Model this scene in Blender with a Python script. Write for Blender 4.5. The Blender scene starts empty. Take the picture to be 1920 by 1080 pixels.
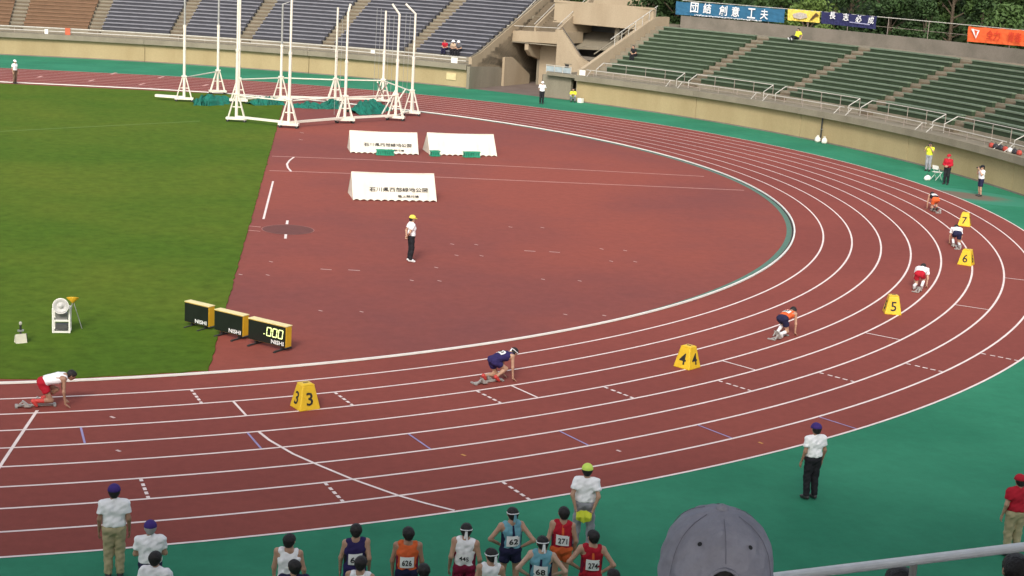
import bpy, math, random
import numpy as np
from mathutils import Vector, Matrix
rnd = random.Random(7)
sc = bpy.context.scene
col = sc.collection
R_ = math.radians

# ------------------------------------------------------------------ camera
CAM = np.array([0.0, -75.278, 11.365])
F_PX, YAW, PITCH, ROLL = 2778.07, 0.33182, -0.22293, 0.06028
def cam_axes():
    cy, sy = math.cos(YAW), math.sin(YAW)
    f = np.array([sy*math.cos(PITCH), cy*math.cos(PITCH), math.sin(PITCH)])
    r = np.array([cy, -sy, 0.0]); u = np.cross(r, f)
    c, s = math.cos(ROLL), math.sin(ROLL)
    return c*r+s*u, -s*r+c*u, f
CR, CU, CF = cam_axes()
cd = bpy.data.cameras.new('camera'); cam = bpy.data.objects.new('camera', cd); col.objects.link(cam)
cd.sensor_width = 36.0; cd.lens = F_PX/1920*36.0; cd.clip_start = 0.1; cd.clip_end = 3000
cam.matrix_world = Matrix(((CR[0], CU[0], -CF[0], CAM[0]), (CR[1], CU[1], -CF[1], CAM[1]), (CR[2], CU[2], -CF[2], CAM[2]), (0, 0, 0, 1)))
sc.camera = cam

# ------------------------------------------------------------------ light
SUN_AZ, SUN_EL = R_(243), R_(36)          # direction towards the sun (world azimuth from +x), behind and left of the camera
w = bpy.data.worlds.new('World'); sc.world = w; w.use_nodes = True
nt = w.node_tree; bg = nt.nodes['Background']
sky = nt.nodes.new('ShaderNodeTexSky'); sky.sky_type = 'NISHITA'; sky.sun_disc = False
sky.sun_elevation = SUN_EL; sky.sun_rotation = R_(90) - SUN_AZ; sky.air_density = 1.0; sky.dust_density = 3.0
hs_ = nt.nodes.new('ShaderNodeHueSaturation'); hs_.inputs['Saturation'].default_value = 0.40   # hazy, whitened sky
nt.links.new(sky.outputs[0], hs_.inputs['Color']); nt.links.new(hs_.outputs[0], bg.inputs[0]); bg.inputs[1].default_value = 0.15
sd = bpy.data.lights.new('sun', 'SUN'); sd.energy = 1.6; sd.angle = R_(14); sd.color = (1.0, 0.93, 0.82)
sun = bpy.data.objects.new('sun', sd); col.objects.link(sun)
sv = Vector((math.cos(SUN_AZ)*math.cos(SUN_EL), math.sin(SUN_AZ)*math.cos(SUN_EL), math.sin(SUN_EL)))
sun.rotation_euler = sv.to_track_quat('Z', 'Y').to_euler(); sun.location = (0, -120, 60)
sc.view_settings.view_transform = 'Standard'; sc.view_settings.look = 'None'
sc.view_settings.exposure = 0.62; sc.view_settings.gamma = 1.0; sc.view_settings.use_curve_mapping = False

# ------------------------------------------------------------------ pixel helpers (a pixel gives a direction; what it touches gives the distance)
def ray(px, py):
    d = (px-960)/F_PX*CR - (py-540)/F_PX*CU + CF
    return d/np.linalg.norm(d)
def atz(px, py, z=0.0):
    d = ray(px, py); return CAM + d*((z-CAM[2])/d[2])
A_T = -0.19916                              # turn of the straights
CA, SA = math.cos(A_T), math.sin(A_T)
R0, LW = 37.458, 1.22
def tw(xp, yp, z=0.0): return (xp*CA - yp*SA, xp*SA + yp*CA, z)      # track frame -> world
def wt(P): return (P[0]*CA + P[1]*SA, -P[0]*SA + P[1]*CA)
CW = np.array([-8*CA, -8*SA]); RW = 60.9    # centre and front radius of the curved stands
def S(r, th, z): t = R_(th); return (CW[0]+r*math.cos(t), CW[1]+r*math.sin(t), z)
def cyl(px, py, r):
    d = ray(px, py); o = CAM[:2]-CW; a = d[:2]@d[:2]; b = 2*o@d[:2]; c = o@o-r*r
    t = (-b+math.sqrt(b*b-4*a*c))/2/a; P = CAM+t*d; q = P[:2]-CW
    return math.degrees(math.atan2(q[1], q[0])), P[2]

# ------------------------------------------------------------------ materials
MATS = {}
def mat(name, c, rough=0.7, var=0.12, scale=3.0, bump=0.0, bscale=None, c2=None, metal=0.0, stretch=None, detail=4.0, emit=None, spec=0.4):
    if name in MATS: return MATS[name]
    m = bpy.data.materials.new(name); m.use_nodes = True; n = m.node_tree.nodes; l = m.node_tree.links
    b = n['Principled BSDF']; b.inputs['Roughness'].default_value = rough; b.inputs['Metallic'].default_value = metal
    b.inputs['Specular IOR Level'].default_value = spec
    tc = n.new('ShaderNodeTexCoord'); mp = n.new('ShaderNodeMapping'); l.new(tc.outputs['Object'], mp.inputs[0])
    if stretch: mp.inputs['Scale'].default_value = stretch
    nz = n.new('ShaderNodeTexNoise'); nz.inputs['Scale'].default_value = scale; nz.inputs['Detail'].default_value = detail
    nz.inputs['Roughness'].default_value = 0.62
    l.new(mp.outputs[0], nz.inputs['Vector'])
    rp = n.new('ShaderNodeValToRGB'); l.new(nz.outputs['Fac'], rp.inputs[0])
    a = [max(0, x*(1-var)) for x in c]; d = list(c2) if c2 else [min(1, x*(1+var)) for x in c]
    rp.color_ramp.elements[0].position = 0.3; rp.color_ramp.elements[1].position = 0.7
    rp.color_ramp.elements[0].color = (*a, 1); rp.color_ramp.elements[1].color = (*d, 1)
    l.new(rp.outputs[0], b.inputs['Base Color'])
    if bump:
        n2 = n.new('ShaderNodeTexNoise'); n2.inputs['Scale'].default_value = bscale or scale*6; n2.inputs['Detail'].default_value = 3
        l.new(tc.outputs['Object'], n2.inputs['Vector'])
        bp = n.new('ShaderNodeBump'); bp.inputs['Strength'].default_value = bump; bp.inputs['Distance'].default_value = 0.02
        l.new(n2.outputs['Fac'], bp.inputs['Height']); l.new(bp.outputs[0], b.inputs['Normal'])
    if emit:
        b.inputs['Emission Color'].default_value = (*emit[0], 1); b.inputs['Emission Strength'].default_value = emit[1]
    MATS[name] = m
    return m
def layered(name, c, c_big, big_scale, fine_scale, fine_amt=0.12, rough=0.85, bump=0.3, stretch=None, big_lo=0.4, big_hi=0.65, spec=0.14):
    """fine grain over large soft worn patches"""
    m = bpy.data.materials.new(name); m.use_nodes = True; n = m.node_tree.nodes; l = m.node_tree.links
    b = n['Principled BSDF']; b.inputs['Roughness'].default_value = rough; b.inputs['Specular IOR Level'].default_value = spec
    tc = n.new('ShaderNodeTexCoord'); mp = n.new('ShaderNodeMapping'); l.new(tc.outputs['Object'], mp.inputs[0])
    if stretch: mp.inputs['Scale'].default_value = stretch
    n1 = n.new('ShaderNodeTexNoise'); n1.inputs['Scale'].default_value = big_scale; n1.inputs['Detail'].default_value = 6; n1.inputs['Roughness'].default_value = 0.6
    l.new(mp.outputs[0], n1.inputs['Vector'])
    r1 = n.new('ShaderNodeValToRGB'); l.new(n1.outputs['Fac'], r1.inputs[0])
    r1.color_ramp.elements[0].position = big_lo; r1.color_ramp.elements[1].position = big_hi
    r1.color_ramp.elements[0].color = (*c, 1); r1.color_ramp.elements[1].color = (*c_big, 1)
    n2 = n.new('ShaderNodeTexNoise'); n2.inputs['Scale'].default_value = fine_scale; n2.inputs['Detail'].default_value = 9; n2.inputs['Roughness'].default_value = 0.72
    l.new(tc.outputs['Object'], n2.inputs['Vector'])
    mr = n.new('ShaderNodeMapRange'); mr.inputs['From Min'].default_value = 0.3; mr.inputs['From Max'].default_value = 0.7
    mr.inputs['To Min'].default_value = 1-fine_amt; mr.inputs['To Max'].default_value = 1+fine_amt
    l.new(n2.outputs['Fac'], mr.inputs['Value'])
    vm = n.new('ShaderNodeVectorMath'); vm.operation = 'SCALE'
    l.new(r1.outputs[0], vm.inputs[0]); l.new(mr.outputs[0], vm.inputs['Scale']); l.new(vm.outputs[0], b.inputs['Base Color'])
    bp = n.new('ShaderNodeBump'); bp.inputs['Strength'].default_value = bump; bp.inputs['Distance'].default_value = 0.01
    l.new(n2.outputs['Fac'], bp.inputs['Height']); l.new(bp.outputs[0], b.inputs['Normal'])
    MATS[name] = m
    return m

# ------------------------------------------------------------------ mesh helpers
class MB:
    def __init__(s): s.v = []; s.f = []; s.smooth = False
    def add(s, vs, fs):
        k = len(s.v); s.v += [tuple(map(float, p)) for p in vs]; s.f += [tuple(i+k for i in f) for f in fs]; return s
    def hexa(s, p):      # 8 corners: bottom 0-3 ccw, top 4-7 ccw
        return s.add(p, [(3,2,1,0),(4,5,6,7),(0,1,5,4),(1,2,6,5),(2,3,7,6),(3,0,4,7)])
    def box(s, c, d, rz=0.0):
        x, y, z = d[0]/2, d[1]/2, d[2]/2; cc, ss = math.cos(rz), math.sin(rz); o = []
        for zz in (-z, z):
            for (a, b) in ((-x,-y),(x,-y),(x,y),(-x,y)): o.append((c[0]+a*cc-b*ss, c[1]+a*ss+b*cc, c[2]+zz))
        return s.hexa(o)
    def beam(s, a, b, wd, ht, up=(0,0,1)):
        a, b = Vector(a), Vector(b); d = (b-a).normalized(); u = Vector(up)
        if abs(d.dot(u)) > 0.98: u = Vector((1,0,0))
        x = d.cross(u).normalized()*wd/2; y = x.cross(d).normalized()*ht/2
        return s.hexa([a-x-y, a+x-y, b+x-y, b-x-y, a-x+y, a+x+y, b+x+y, b-x+y])
    def tube(s, pts, r, n=8, r2=None):
        pts = [Vector(p) for p in pts]; rings = []
        for i, p in enumerate(pts):
            d = (pts[min(i+1, len(pts)-1)]-pts[max(i-1, 0)]).normalized()
            u = Vector((0,0,1)) if abs(d.z) < 0.9 else Vector((1,0,0))
            x = d.cross(u).normalized(); y = x.cross(d).normalized()
            rr = r if r2 is None else r+(r2-r)*i/(len(pts)-1)
            rings.append([p+(x*math.cos(2*math.pi*k/n)+y*math.sin(2*math.pi*k/n))*rr for k in range(n)])
        vs = [q for rg in rings for q in rg]; fs = []
        for i in range(len(pts)-1):
            for k in range(n): fs.append((i*n+k, i*n+(k+1)%n, (i+1)*n+(k+1)%n, (i+1)*n+k))
        fs.append(tuple(reversed(range(n)))); fs.append(tuple(range((len(pts)-1)*n, len(pts)*n)))
        return s.add(vs, fs)
    def arc(s, r0, r1, t0, t1, z0, z1, step=1.5, z0b=None, z1b=None):  # curved box in stand coordinates
        n = max(1, int(abs(t1-t0)/step+0.999)); vs = []; fs = []
        z0b = z0 if z0b is None else z0b; z1b = z1 if z1b is None else z1b
        for i in range(n+1):
            t = t0+(t1-t0)*i/n; vs += [S(r0,t,z0), S(r1,t,z0b), S(r1,t,z1b), S(r0,t,z1)]
        for i in range(n):
            a = i*4; b = a+4
            for k in range(4): fs.append((a+k, b+k, b+(k+1)%4, a+(k+1)%4))
        fs.append((0,3,2,1) if False else (3,2,1,0)); fs.append((n*4, n*4+1, n*4+2, n*4+3))
        return s.add(vs, fs)
    def lathe(s, prof, n=16, c=(0,0,0), sx=1.0, sy=1.0):
        vs = []; fs = []
        for (r, z) in prof:
            for k in range(n):
                t = 2*math.pi*k/n; vs.append((c[0]+r*math.cos(t)*sx, c[1]+r*math.sin(t)*sy, c[2]+z))
        for i in range(len(prof)-1):
            for k in range(n): fs.append((i*n+k, i*n+(k+1)%n, (i+1)*n+(k+1)%n, (i+1)*n+k))
        return s.add(vs, fs)
    def ball(s, c, r, n=10, m=6):
        return s.lathe([(max(1e-4, math.sin(math.pi*i/m))*r if hasattr(r, '__float__') or True else 0, -math.cos(math.pi*i/m)*r) for i in range(m+1)], n, c)
    def poly(s, pts, dirv):   # planar polygon extruded by dirv
        n = len(pts); d = Vector(dirv); a = [Vector(p) for p in pts]; b = [p+d for p in a]
        fs = [tuple(range(n)), tuple(reversed(range(n, 2*n)))]
        for i in range(n): fs.append((i, i+n, (i+1)%n+n, (i+1)%n)[::-1])
        return s.add(a+b, [tuple(reversed(f)) for f in fs])
    def mesh(s, name):
        me = bpy.data.meshes.new(name); me.from_pydata(s.v, [], s.f); me.update()
        import bmesh
        bm = bmesh.new(); bm.from_mesh(me); bmesh.ops.recalc_face_normals(bm, faces=bm.faces); bm.to_mesh(me); bm.free()
        if s.smooth:
            for p in me.polygons: p.use_smooth = True
        return me
def tag(o, label=None, cat=None, group=None, kind=None):
    if label: o['label'] = label
    if cat: o['category'] = cat
    if group: o['group'] = group
    if kind: o['kind'] = kind
    return o
def thing(name, loc, label, cat, rz=0.0, group=None):
    o = bpy.data.objects.new(name, None); col.objects.link(o); o.location = loc; o.rotation_euler = (0,0,rz); o.empty_display_size = 0.2
    return tag(o, label, cat, group)
def M_of(o):
    m = Matrix.Translation(o.location) @ o.rotation_euler.to_matrix().to_4x4()
    return (M_of(o.parent) @ o.matrix_parent_inverse @ m) if o.parent else m
def obj(name, mb, material, parent=None, world=False, smooth=False):
    me = mb if isinstance(mb, bpy.types.Mesh) else None
    if me is None:
        mb.smooth = mb.smooth or smooth; me = mb.mesh(name)
    if material is not None and len(me.materials) == 0: me.materials.append(material)
    o = bpy.data.objects.new(name, me); col.objects.link(o)
    if parent:
        o.parent = parent
        if world: o.matrix_parent_inverse = M_of(parent).inverted()
    return o
def struct(name, mb, m, parent=None): return tag(obj(name, mb, m, parent), kind='structure')

# text meshes are made first, while the scene is still small
TXT = {}
def text_make(strings):
    tmp = []
    for t in strings:
        c = bpy.data.curves.new('text', 'FONT'); c.body = t; c.align_x = 'CENTER'; c.align_y = 'CENTER'; c.size = 1.0; c.extrude = 0.004; c.resolution_u = 2
        c.offset = 0.012
        o = bpy.data.objects.new('text', c); col.objects.link(o); tmp.append((t, o, c))
    dg = bpy.context.evaluated_depsgraph_get()
    for t, o, c in tmp:
        me = bpy.data.meshes.new_from_object(o.evaluated_get(dg)); me.materials.clear()
        v = np.empty(len(me.vertices)*3); me.vertices.foreach_get('co', v); TXT[t] = (v.reshape(-1, 3).copy(), [tuple(p.vertices) for p in me.polygons])
        bpy.data.meshes.remove(me)
    for t, o, c in tmp: bpy.data.objects.remove(o); bpy.data.curves.remove(c)
def text_on(name, t, org, xd, yd, height, material, parent, world=False, width=None):
    v, f = TXT[t]; h0 = v[:,1].max()-v[:,1].min(); w0 = v[:,0].max()-v[:,0].min()
    cy = (v[:,1].max()+v[:,1].min())/2; cx = (v[:,0].max()+v[:,0].min())/2
    sy = height/h0; sx = (width/w0) if width else sy
    X, Y = Vector(xd).normalized(), Vector(yd).normalized(); Z = X.cross(Y); O = Vector(org)
    mb = MB(); mb.add([O+X*((p[0]-cx)*sx)+Y*((p[1]-cy)*sy)+Z*p[2] for p in v], f)
    return obj(name, mb, material, parent, world)
text_make(['石川県西部緑地公園', '陸上競技場', '団結', '創意工夫', '必死成績', '長高必成', 'NISHI', '626', '445', '62', '271', '274', '68', '31', '127'] + list('234567') + ['団','結','創','意','工','夫','長','志','必','成','全力','青春'])

# ================================================================== SETTING
M_track = layered('track_rubber', (0.215,0.054,0.043), (0.250,0.063,0.048), 0.12, 3.5, 0.09)
M_infield = layered('infield_rubber', (0.190,0.058,0.052), (0.272,0.070,0.050), 0.055, 2.6, 0.10, big_lo=0.36, big_hi=0.62)
M_apron = layered('apron_rubber', (0.024,0.180,0.098), (0.036,0.225,0.125), 0.22, 2.2, 0.10)
M_grass = layered('turf', (0.066,0.124,0.0125), (0.100,0.140,0.016), 0.075, 1.9, 0.24, bump=0.8, spec=0.04)
M_dirt = layered('ground_soil', (0.10,0.10,0.06), (0.07,0.09,0.04), 0.05, 6.0, 0.2)
M_line = mat('line_paint', (0.80,0.67,0.63), 0.7, 0.10, 2.0)
M_linepale = mat('line_paint_faded', (0.60,0.34,0.30), 0.8, 0.15, 2.0)
M_lineblue = mat('line_paint_blue', (0.30,0.26,0.46), 0.7, 0.15, 2.0)
M_white = mat('white_paint', (0.80,0.78,0.72), 0.45, 0.05, 3.0)
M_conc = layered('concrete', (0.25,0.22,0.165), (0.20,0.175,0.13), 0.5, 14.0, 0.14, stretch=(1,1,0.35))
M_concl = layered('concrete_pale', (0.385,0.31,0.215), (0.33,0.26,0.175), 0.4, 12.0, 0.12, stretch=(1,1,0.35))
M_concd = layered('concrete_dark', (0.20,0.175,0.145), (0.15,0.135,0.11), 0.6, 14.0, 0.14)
M_wall = layered('wall_paint_beige', (0.39,0.305,0.17), (0.34,0.26,0.14), 0.35, 10.0, 0.10, stretch=(1,1,0.3))
M_dark = mat('dark_metal', (0.03,0.03,0.03), 0.5)
M_steel = mat('galvanised_steel', (0.42,0.42,0.40), 0.45, 0.1, 4.0, metal=0.5)
M_rubber = mat('black_rubber', (0.02,0.02,0.02), 0.8)

def flat(pts, z): 
    mb = MB(); mb.add([(p[0], p[1], z) for p in pts], [tuple(range(len(pts)))]); return mb
g = struct('ground', flat([(-1500,-1500),(1500,-1500),(1500,1500),(-1500,1500)], -0.03), M_dirt)

def ring(r0, r1, a0, a1, z, step=0.8, strL=0.0):
    """flat band of the oval in track frame; a in degrees; strL: length of the straights joined at both ends"""
    mb = MB(); n = int((a1-a0)/step+0.999); inner = []; outer = []
    if strL and a0 <= -90: inner.append(tw(-strL,-r0,z)); outer.append(tw(-strL,-r1,z))
    for i in range(n+1):
        t = R_(a0+(a1-a0)*i/n); inner.append(tw(r0*math.cos(t), r0*math.sin(t), z)); outer.append(tw(r1*math.cos(t), r1*math.sin(t), z))
    if strL and a1 >= 90: inner.append(tw(-strL,r0,z)); outer.append(tw(-strL,r1,z))
    k = len(inner); mb.add(inner+outer, [(i, i+k, i+k+1, i+1) for i in range(k-1)]); return mb
STR = 60.0
ap = []
for i in range(181): ap.append(S(RW+14, -95+i*1.05, 0.0))
apron = MB(); ap = [tw(-STR,-70)[:2]] + [(-10.0,-66.0),(12,-64.5),(30,-60.0),(45,-50)] + [S(RW+0.5, t, 0)[:2] for t in np.arange(-48, 44.5, 1.5)] + [S(RW+20, 44.5, 0)[:2], S(RW+20, 45, 0)[:2]] + [S(RW+0.5, t, 0)[:2] for t in np.arange(45, 101, 1.5)] + [tw(-STR,61)[:2]]
apron_o = struct('apron', flat(ap, 0.0), M_apron)
track = struct('running_track', ring(R0-0.02, R0+9*LW+0.03, -90, 90, 0.004, strL=STR), M_track)
dpts = [tw(12.03,-math.sqrt(R0**2-12.03**2))[:2]] + [tw(R0*math.cos(R_(a)), R0*math.sin(R_(a)))[:2] for a in np.arange(-69, 69.1, 1.0)] + [tw(12.03, math.sqrt(R0**2-12.03**2))[:2]]
infield = struct('infield', flat([tw(-STR,-R0)[:2]] + [tw(R0*math.cos(R_(a)), R0*math.sin(R_(a)))[:2] for a in np.arange(-90, 90.1, 1.0)] + [tw(-STR,R0)[:2]], 0.004), M_infield)
gy = 36.3
gp = [tw(-STR,-gy)[:2]] + [tw(x,-min(gy, math.sqrt((R0-0.33)**2-max(x,0)**2)))[:2] for x in np.linspace(-4, 12.03, 13)] + [tw(12.03, y)[:2] for y in (-20,-10,0,10,20)] + [tw(x, min(gy, math.sqrt((R0-0.33)**2-max(x,0)**2)))[:2] for x in np.linspace(12.03, -4, 13)] + [tw(-STR,gy)[:2]]
def grass_sheet():
    # turf proud of the rubber with a slightly ragged edge
    mb = MB(); P = []
    n = len(gp)
    for i in range(n):
        a, b = gp[i], gp[(i+1)%n]; d = math.hypot(b[0]-a[0], b[1]-a[1]); k = max(1, int(d/0.35)) if d < 60 else 1
        for j in range(k):
            t = j/k; jx, jy = (rnd.gauss(0,0.022), rnd.gauss(0,0.022)) if d < 60 else (0,0)
            P.append((a[0]+(b[0]-a[0])*t+jx, a[1]+(b[1]-a[1])*t+jy))
    m = len(P); mb.add([(p[0],p[1],0.03) for p in P]+[(p[0],p[1],-0.02) for p in P], [tuple(range(m))]+[(i, i+m, (i+1)%m+m, (i+1)%m) for i in range(m)])
    return mb
struct('grass_field', grass_sheet(), M_grass)
# kerb: raised white aluminium rail on the inner edge, with a gutter beside it
def kerb():
    mb = MB(); a = [tw(-STR,-R0)] + [tw(R0*math.cos(R_(t)), R0*math.sin(R_(t))) for t in np.arange(-90, 90.1, 0.8)] + [tw(-STR,R0)]
    b = [tw(-STR,-R0+0.07)] + [tw((R0-0.07)*math.cos(R_(t)), (R0-0.07)*math.sin(R_(t))) for t in np.arange(-90, 90.1, 0.8)] + [tw(-STR,R0-0.07)]
    k = len(a); vs = [(p[0],p[1],0.015) for p in a]+[(p[0],p[1],0.065) for p in a]+[(p[0],p[1],0.065) for p in b]+[(p[0],p[1],0.015) for p in b]
    fs = []
    for i in range(k-1):
        for q in range(4): fs.append((q*k+i, q*k+i+1, ((q+1)%4)*k+i+1, ((q+1)%4)*k+i))
    return mb.add(vs, fs)
struct('kerb', kerb(), M_white)
M_gut = mat('gutter_grating', (0.085,0.17,0.125), 0.7, 0.2, 8.0)
def gutter():
    mb = MB(); vi = []; vo = []; az = np.arange(-56, 66.1, 1.0)
    for a in az:
        k = min(1.0, max(0.0, (a+56)/30)); ri, ro = R0-0.16-0.22*k, R0-0.15; t = R_(a)
        vi.append(tw(ri*math.cos(t), ri*math.sin(t), 0.009)); vo.append(tw(ro*math.cos(t), ro*math.sin(t), 0.009))
    n = len(az); return mb.add(vi+vo, [(i, i+n, i+n+1, i+1) for i in range(n-1)])
struct('gutter', gutter(), M_gut)
struct('gutter_slot', ring(R0-0.14, R0-0.075, -90, 90, 0.009, strL=STR), M_rubber)
# lane lines
for k in range(1, 10):
    obj('lane_line', ring(R0+k*LW-0.036, R0+k*LW+0.036, -90, 90, 0.008, strL=STR), M_line, track)
def strip(a, b, wd, z=0.0085):
    a, b = np.array(a[:2], float), np.array(b[:2], float); d = b-a; n = np.array([-d[1], d[0]])/np.hypot(*d)*wd/2
    return flat([a+n, a-n, b-n, b+n][::-1], z)
def lane_of(P): return (math.hypot(P[0], P[1])-R0)/LW
def radial(A, B, wd, material, name='lane_mark', inset=0.03):
    ga, gb = atz(*A), atz(*B); k = round(lane_of(ga)); mid = (ga+gb)/2; az = math.atan2(mid[1], mid[0])
    r0, r1 = R0+k*LW+inset, R0+(k+1)*LW-inset
    obj(name, strip((r0*math.cos(az), r0*math.sin(az)), (r1*math.cos(az), r1*math.sin(az)), wd, 0.012), material, track)
def dashed(A, B):
    ga, gb = atz(*A), atz(*B); k = round(lane_of(ga)); mid = (ga+gb)/2; az = math.atan2(mid[1], mid[0])
    for (s0, s1) in ((0.05,0.16),(0.27,0.40),(0.47,0.60),(0.67,0.80),(0.88,0.97)):
        r0, r1 = R0+(k+s0)*LW, R0+(k+s1)*LW
        obj('zone_dash', strip((r0*math.cos(az), r0*math.sin(az)), (r1*math.cos(az), r1*math.sin(az)), 0.075, 0.012), M_line, track)
for A, B in [((360,733),(378,757)),((628,738),(665,762)),((893,735),(940,755)),((1130,725),(1187,747)),((1343,714),(1410,733)),((1535,700),(1600,715)),((1697,682),(1765,697)),((1838,662),(1905,677)),((262,898),(280,935)),((607,905),(645,942)),((940,903),(992,937))]: dashed(A, B)
for A, B in [((435,752),(463,780)),((955,722),(1008,746)),((1353,677),(1413,693)),((1625,625),(1685,637)),((1795,573),(1850,580)),((1885,523),(1945,527))]: radial(A, B, 0.06, M_line)
for A, B in [((150,802),(160,830)),((463,813),(490,840)),((765,815),(808,842)),((1050,810),(1103,835)),((1308,798),(1368,820)),((1535,783),(1600,802))]: radial(A, B, 0.05, M_lineblue)
def painted(pts, wd, material, parent, name, z=0.0085):
    P = [atz(*p) for p in pts]; mb = MB(); L = []; Rr = []
    for i, p in enumerate(P):
        d = P[min(i+1, len(P)-1)]-P[max(i-1, 0)]; n = np.array([-d[1], d[0]])/math.hypot(d[0], d[1])*wd/2
        L.append((p[0]+n[0], p[1]+n[1], z)); Rr.append((p[0]-n[0], p[1]-n[1], z))
    k = len(P); mb.add(L+Rr, [(i+1, i, i+k, i+k+1) for i in range(k-1)]); return obj(name, mb, material, parent)
painted([(70,770),(35,822),(0,875),(-40,935)], 0.075, M_line, track, 'start_line', 0.012)
painted([(485,810),(505,826),(550,852),(600,874),(660,899),(750,931),(800,945),(852,958)], 0.07, M_line, track, 'curved_start_line', 0.012)
def dab(px, py, lx, ly, material, parent, z=0.0085, name='paint_mark'):
    painted([(px-lx/2, py-ly/2), (px+lx/2, py+ly/2)], 0.05 if lx > ly*0.5 else 0.06, material, parent, name, z)
M_bit = mat('mark_paint_pink', (0.62,0.45,0.42), 0.8)
for (x, y) in [(848,458),(893,459),(903,480),(818,502),(508,491),(451,515),(502,516),(601,583),(678,585),(772,526),(824,527),(1060,590),(1133,592),(1128,467),(1172,470),(1146,490),(1191,491),(957,426),(1017,427),(1018,524),(1087,527),(566,249),(564,262),(856,479)]:
    dab(x, y, 7, 1.5, M_bit, infield)
for (x0, x1, y) in [(601,622,505.5),(653,675,507),(983,1004,471),(1030,1050,473)]: painted([(x0,y-0.7),(x1,y+0.7)], 0.06, M_bit, infield, 'paint_mark')
painted([(510,293),(700,300),(1000,314),(1320,331)], 0.10, M_linepale, infield, 'runway_line')
painted([(505,320),(700,327),(1000,340),(1395,357)], 0.10, M_linepale, infield, 'runway_line')
painted([(551,295),(543,301),(538,308),(540,315),(546,322)], 0.10, M_line, infield, 'throwing_arc', 0.013)
painted([(512,340),(494,411)], 0.09, M_line, infield, 'paint_line')
painted([(539,414),(538,421)], 0.10, M_line, infield, 'circle_mark', 0.016); painted([(536,440),(535,448)], 0.10, M_line, infield, 'circle_mark', 0.016)
painted([(467,424),(489,426)], 0.06, M_linepale, infield, 'circle_mark', 0.0085); painted([(466,432),(488,434)], 0.06, M_linepale, infield, 'circle_mark', 0.0085)
cc = atz(540, 431)
M_circ = mat('circle_concrete', (0.135,0.040,0.032), 0.8, 0.15, 4.0)
mbc = MB(); mbc.lathe([(0.001,0.0),(1.02,0.0)], 40, (cc[0], cc[1], 0.013)); obj('throwing_circle', mbc, M_circ, infield)
mbc = MB(); mbc.lathe([(1.02,0.0),(1.05,0.0)], 40, (cc[0], cc[1], 0.015)); obj('circle_rim', mbc, mat('circle_rim_paint', (0.34,0.15,0.13), 0.8), infield)
for (x, y) in [(75,144),(172,151),(302,145),(266,158),(385,160),(213,138)]:
    painted([(x-5,y+1.5),(x+5,y-1.5)], 0.22, M_linepale, track, 'lane_mark', 0.012)
M_orange = mat('orange_scrap', (0.55,0.25,0.06), 0.7)
for (x, y, m) in [(211,783,M_bit),(222,846,M_bit),(1426,831,M_orange),(869,854,M_orange),(1160,846,M_bit)]:
    painted([(x-4,y-1.5),(x+4,y+1.5)], 0.07, m, track, 'tape_scrap', 0.012)
painted([(0,247.5),(120,241),(240,235),(375,228)], 0.10, mat('turf_line', (0.16,0.25,0.07), 0.9, 0.2, 1.0), bpy.data.objects['grass_field'], 'faded_line', 0.034)
# worn brown patch on the apron by the wall (a stain with its own soft outline)
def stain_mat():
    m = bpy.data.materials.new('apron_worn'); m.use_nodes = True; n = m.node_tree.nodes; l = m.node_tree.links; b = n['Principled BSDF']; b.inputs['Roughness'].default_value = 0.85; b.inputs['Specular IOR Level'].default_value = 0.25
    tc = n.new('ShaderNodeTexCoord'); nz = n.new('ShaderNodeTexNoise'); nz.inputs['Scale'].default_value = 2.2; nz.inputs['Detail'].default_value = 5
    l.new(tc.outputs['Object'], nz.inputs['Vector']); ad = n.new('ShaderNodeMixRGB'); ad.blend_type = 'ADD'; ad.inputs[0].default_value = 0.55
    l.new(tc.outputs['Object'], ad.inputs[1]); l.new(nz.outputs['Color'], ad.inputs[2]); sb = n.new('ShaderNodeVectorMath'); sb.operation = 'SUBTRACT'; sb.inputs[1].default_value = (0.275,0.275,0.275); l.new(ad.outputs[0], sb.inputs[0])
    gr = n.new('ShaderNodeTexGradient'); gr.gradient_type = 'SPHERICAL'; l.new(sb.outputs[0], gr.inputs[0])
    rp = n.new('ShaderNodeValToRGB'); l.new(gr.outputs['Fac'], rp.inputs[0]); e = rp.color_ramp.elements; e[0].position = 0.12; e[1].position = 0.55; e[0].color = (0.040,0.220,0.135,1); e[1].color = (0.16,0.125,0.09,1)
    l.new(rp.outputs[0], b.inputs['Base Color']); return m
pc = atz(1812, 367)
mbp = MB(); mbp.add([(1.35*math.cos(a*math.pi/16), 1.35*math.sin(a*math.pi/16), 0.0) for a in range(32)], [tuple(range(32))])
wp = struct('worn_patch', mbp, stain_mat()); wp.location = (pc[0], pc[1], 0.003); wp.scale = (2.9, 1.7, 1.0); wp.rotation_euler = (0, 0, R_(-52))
# portal floor
pf = [S(RW+0.3, 44.2, 0), S(RW+30, 44.4, 0), S(RW+30, 34.5, 0), S(RW+0.3, 35.0, 0)]
struct('portal_floor', flat([(p[0], p[1]) for p in pf][::-1], 0.004), layered('asphalt_brown', (0.15,0.115,0.10), (0.18,0.14,0.12), 0.5, 12.0, 0.15))

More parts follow.
